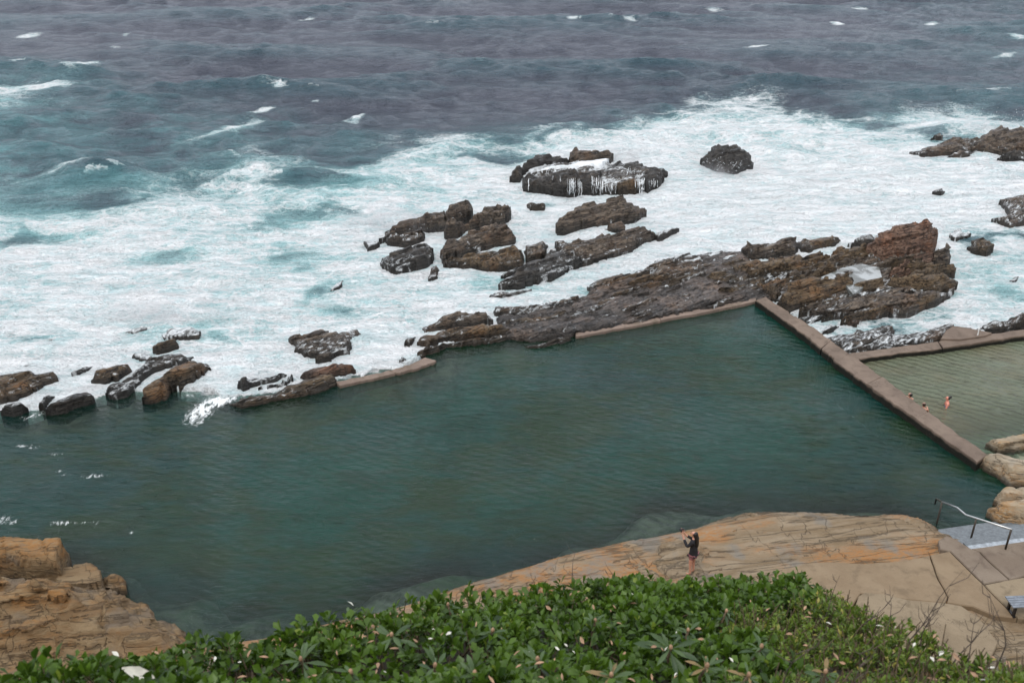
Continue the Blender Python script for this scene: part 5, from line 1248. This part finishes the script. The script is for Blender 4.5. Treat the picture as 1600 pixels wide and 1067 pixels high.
for i in range(130):
    px = rr.uniform(20, 1590) if i % 3 else rr.uniform(560, 1560)
    ys = float(np.interp(px, [q[0] for q in SILH], [q[1] for q in SILH])); py = rr.uniform(ys + 14, 1066)
    w_ = rr.random() < .28; mt = 'dry' if w_ else 'dry_brown'
    mk = min(MARKS, key=lambda q: (q[0] - px) ** 2 + (q[1] - py) ** 2); dx, dy = px - mk[0], py - mk[1]
    rel = ('right of ' if dx > 0 else 'left of ') if abs(dx) > abs(dy) else ('below ' if dy > 0 else 'above ')
    lab = ('small bleached white leaf just ' if w_ else 'small curled brown leaf just ') + rel + mk[2]
    L = rr.uniform(.018, .04) if w_ else rr.uniform(.022, .05); wq = rr.uniform(.1, .24)
    o = dead_leaf(px, py, L, mt, lab, None, wq)
    if lab in used or (dx * dx + dy * dy) > 70 ** 2: litter[mt].append(o)
    else: used.add(lab)
for mt, os_ in litter.items():
    V = []; Fq = []
    for o in os_:
        b0 = len(V); V += [tuple(v.co + o.location) for v in o.data.vertices]; Fq += [tuple(b0 + i for i in p_.vertices) for p_ in o.data.polygons]; bpy.data.objects.remove(o)
    o = mesh_obj('leaf_litter', V, Fq, M[mt], smooth=True); tag(o, kind='stuff')
# bare twigs
def twig(px, py, L, lean, label, br=4, seed=0):
    c = canopy_pt(px, py + 10); c[2] = float(canopy_z(c[0:1], c[1:2])[0]) - .1
    r = random.Random(seed); o = empty('dead_twig', c); tag(o, label, 'twig', 'bare twigs sticking out of the shrubs')
    d = Vector((lean, r.uniform(-.1, .1), 1)).normalized(); pts = [Vector((0, 0, 0))]; 
    for k_ in range(6):
        d = (d + Vector((r.gauss(0, .12), r.gauss(0, .12), r.gauss(0, .04)))).normalized(); pts.append(pts[-1] + d * (L + .1) / 6)
    cc = Vector(c)
    v, f_ = tube_vf([cc + q for q in pts], [.0042 - .0006 * k_ for k_ in range(7)], 5); mesh_obj('stem', v, f_, M['twig'], parent=o)
    for b in range(br):
        k_ = r.randint(2, 5); q = pts[k_]; dd = Vector((r.choice((-1, 1)) * r.uniform(.4, 1), r.uniform(-.5, .5), r.uniform(.4, 1))).normalized(); l = L * r.uniform(.2, .45)
        v, f_ = tube_vf([cc + q, cc + q + dd * l * .5, cc + q + (dd + Vector((0, 0, .5))).normalized() * l], [.0024, .0018, .001], 4); mesh_obj('twig_branch', v, f_, M['twig'], parent=o)
TW = [(1418, 985, .62, .12, 'tallest bare twig, in front of the tan path right of centre', 3), (1340, 962, .3, -.1, 'forked bare twig at the left end of the bare twigs', 5), (1385, 970, .28, .0, 'short bare twig left of the tallest one', 3),
      (1370, 960, .26, .1, 'thin bare twig between the forked one and the tallest', 2), (1445, 985, .36, -.3, 'bushy bare twig right behind the tallest one', 6), (1560, 1012, .55, .05, 'straight bare twig near the bench', 4),
      (1490, 1000, .4, .2, 'curved bare twig in front of the raised grey slab', 2), (1520, 1005, .24, -.2, 'short fanned twig left of the straight twig near the bench', 5), (1290, 950, .25, .05, 'low bare twig against the old path end', 3),
      (845, 912, .22, -.25, 'thin twig in front of the middle of the golden ledge', 2), (898, 915, .26, -.15, 'dark twig leaning left below the golden ledge', 2), (968, 905, .24, -.1, 'twig just left of the photographer in front of the ledge', 1),
      (1225, 1050, .5, .05, 'long thin dead stem crossing the shrubs right of centre', 3), (1330, 1062, .3, .1, 'dead stem near the bottom edge among yellow shrubs', 5), (1120, 920, .16, .1, 'grey tufted twig right of the photographer', 6)]
for i, a in enumerate(TW): twig(a[0], a[1], a[2], a[3], a[4], a[5], i)

# ---------------------------------------------------------------- spray over the breaking water
t = NT('spray_mist'); p = t.pos(); tcn = t.n.new('ShaderNodeTexCoord')
n = t.noise(p, .55, 4, .6, .4)
ln = t.n.new('ShaderNodeVectorMath'); ln.operation = 'LENGTH'; t.l.new(t.map(tcn.outputs['Generated'], loc=(-1, -1, -.4), scale=(2, 2, 1.6)), ln.inputs[0])
d = t.math('MULTIPLY', t.mr(ln.outputs['Value'], .25, 1., 1, 0), t.mr(n.outputs[0], .38, .68))
pv = t.n.new('ShaderNodeVolumePrincipled'); pv.inputs['Color'].default_value = (.97, .98, 1, 1); t.l.new(t.math('MULTIPLY', d, .55), pv.inputs['Density'])
t.l.new(pv.outputs[0], t.out.inputs['Volume']); M['mist'] = t.m
pr = []; r = random.Random(9)
for i, (px, py, rx, ry, rz, nd) in enumerate([(625, 350, 5.5, 3., 2.4, 900), (1555, 200, 7, 1.6, 1.6, 500), (270, 490, 7, 2.5, 1.5, 500), (960, 246, 6, 2., 1.8, 500), (1130, 268, 4, 2, 1.3, 200)]):
    c = G(px, py, .2)
    bm = bmesh.new(); bmesh.ops.create_icosphere(bm, subdivisions=3, radius=1)
    for v in bm.verts: v.co = Vector((v.co.x * rx, v.co.y * ry, v.co.z * rz)) + Vector(c)
    m = bpy.data.meshes.new('spray_mist'); bm.to_mesh(m); bm.free(); m.materials.append(M['mist'])
    o = bpy.data.objects.new('spray_mist', m); COL.objects.link(o); tag(o, kind='stuff')
    for k_ in range(nd):
        q = c + np.array([r.gauss(0, rx * .28), r.gauss(0, ry * .2), abs(r.gauss(0, rz * .35))]); e_ = r.uniform(.012, .04)
        pr.append(([q + [e_, 0, 0], q + [-e_ * .5, e_ * .8, 0], q + [-e_ * .5, -e_ * .8, 0], q + [0, 0, e_ * 1.4]], [(0, 2, 1), (0, 1, 3), (1, 2, 3), (2, 0, 3)]))
v, f_ = merge(pr); o = mesh_obj('spray_drops', v, f_, M['foam']); tag(o, kind='stuff')
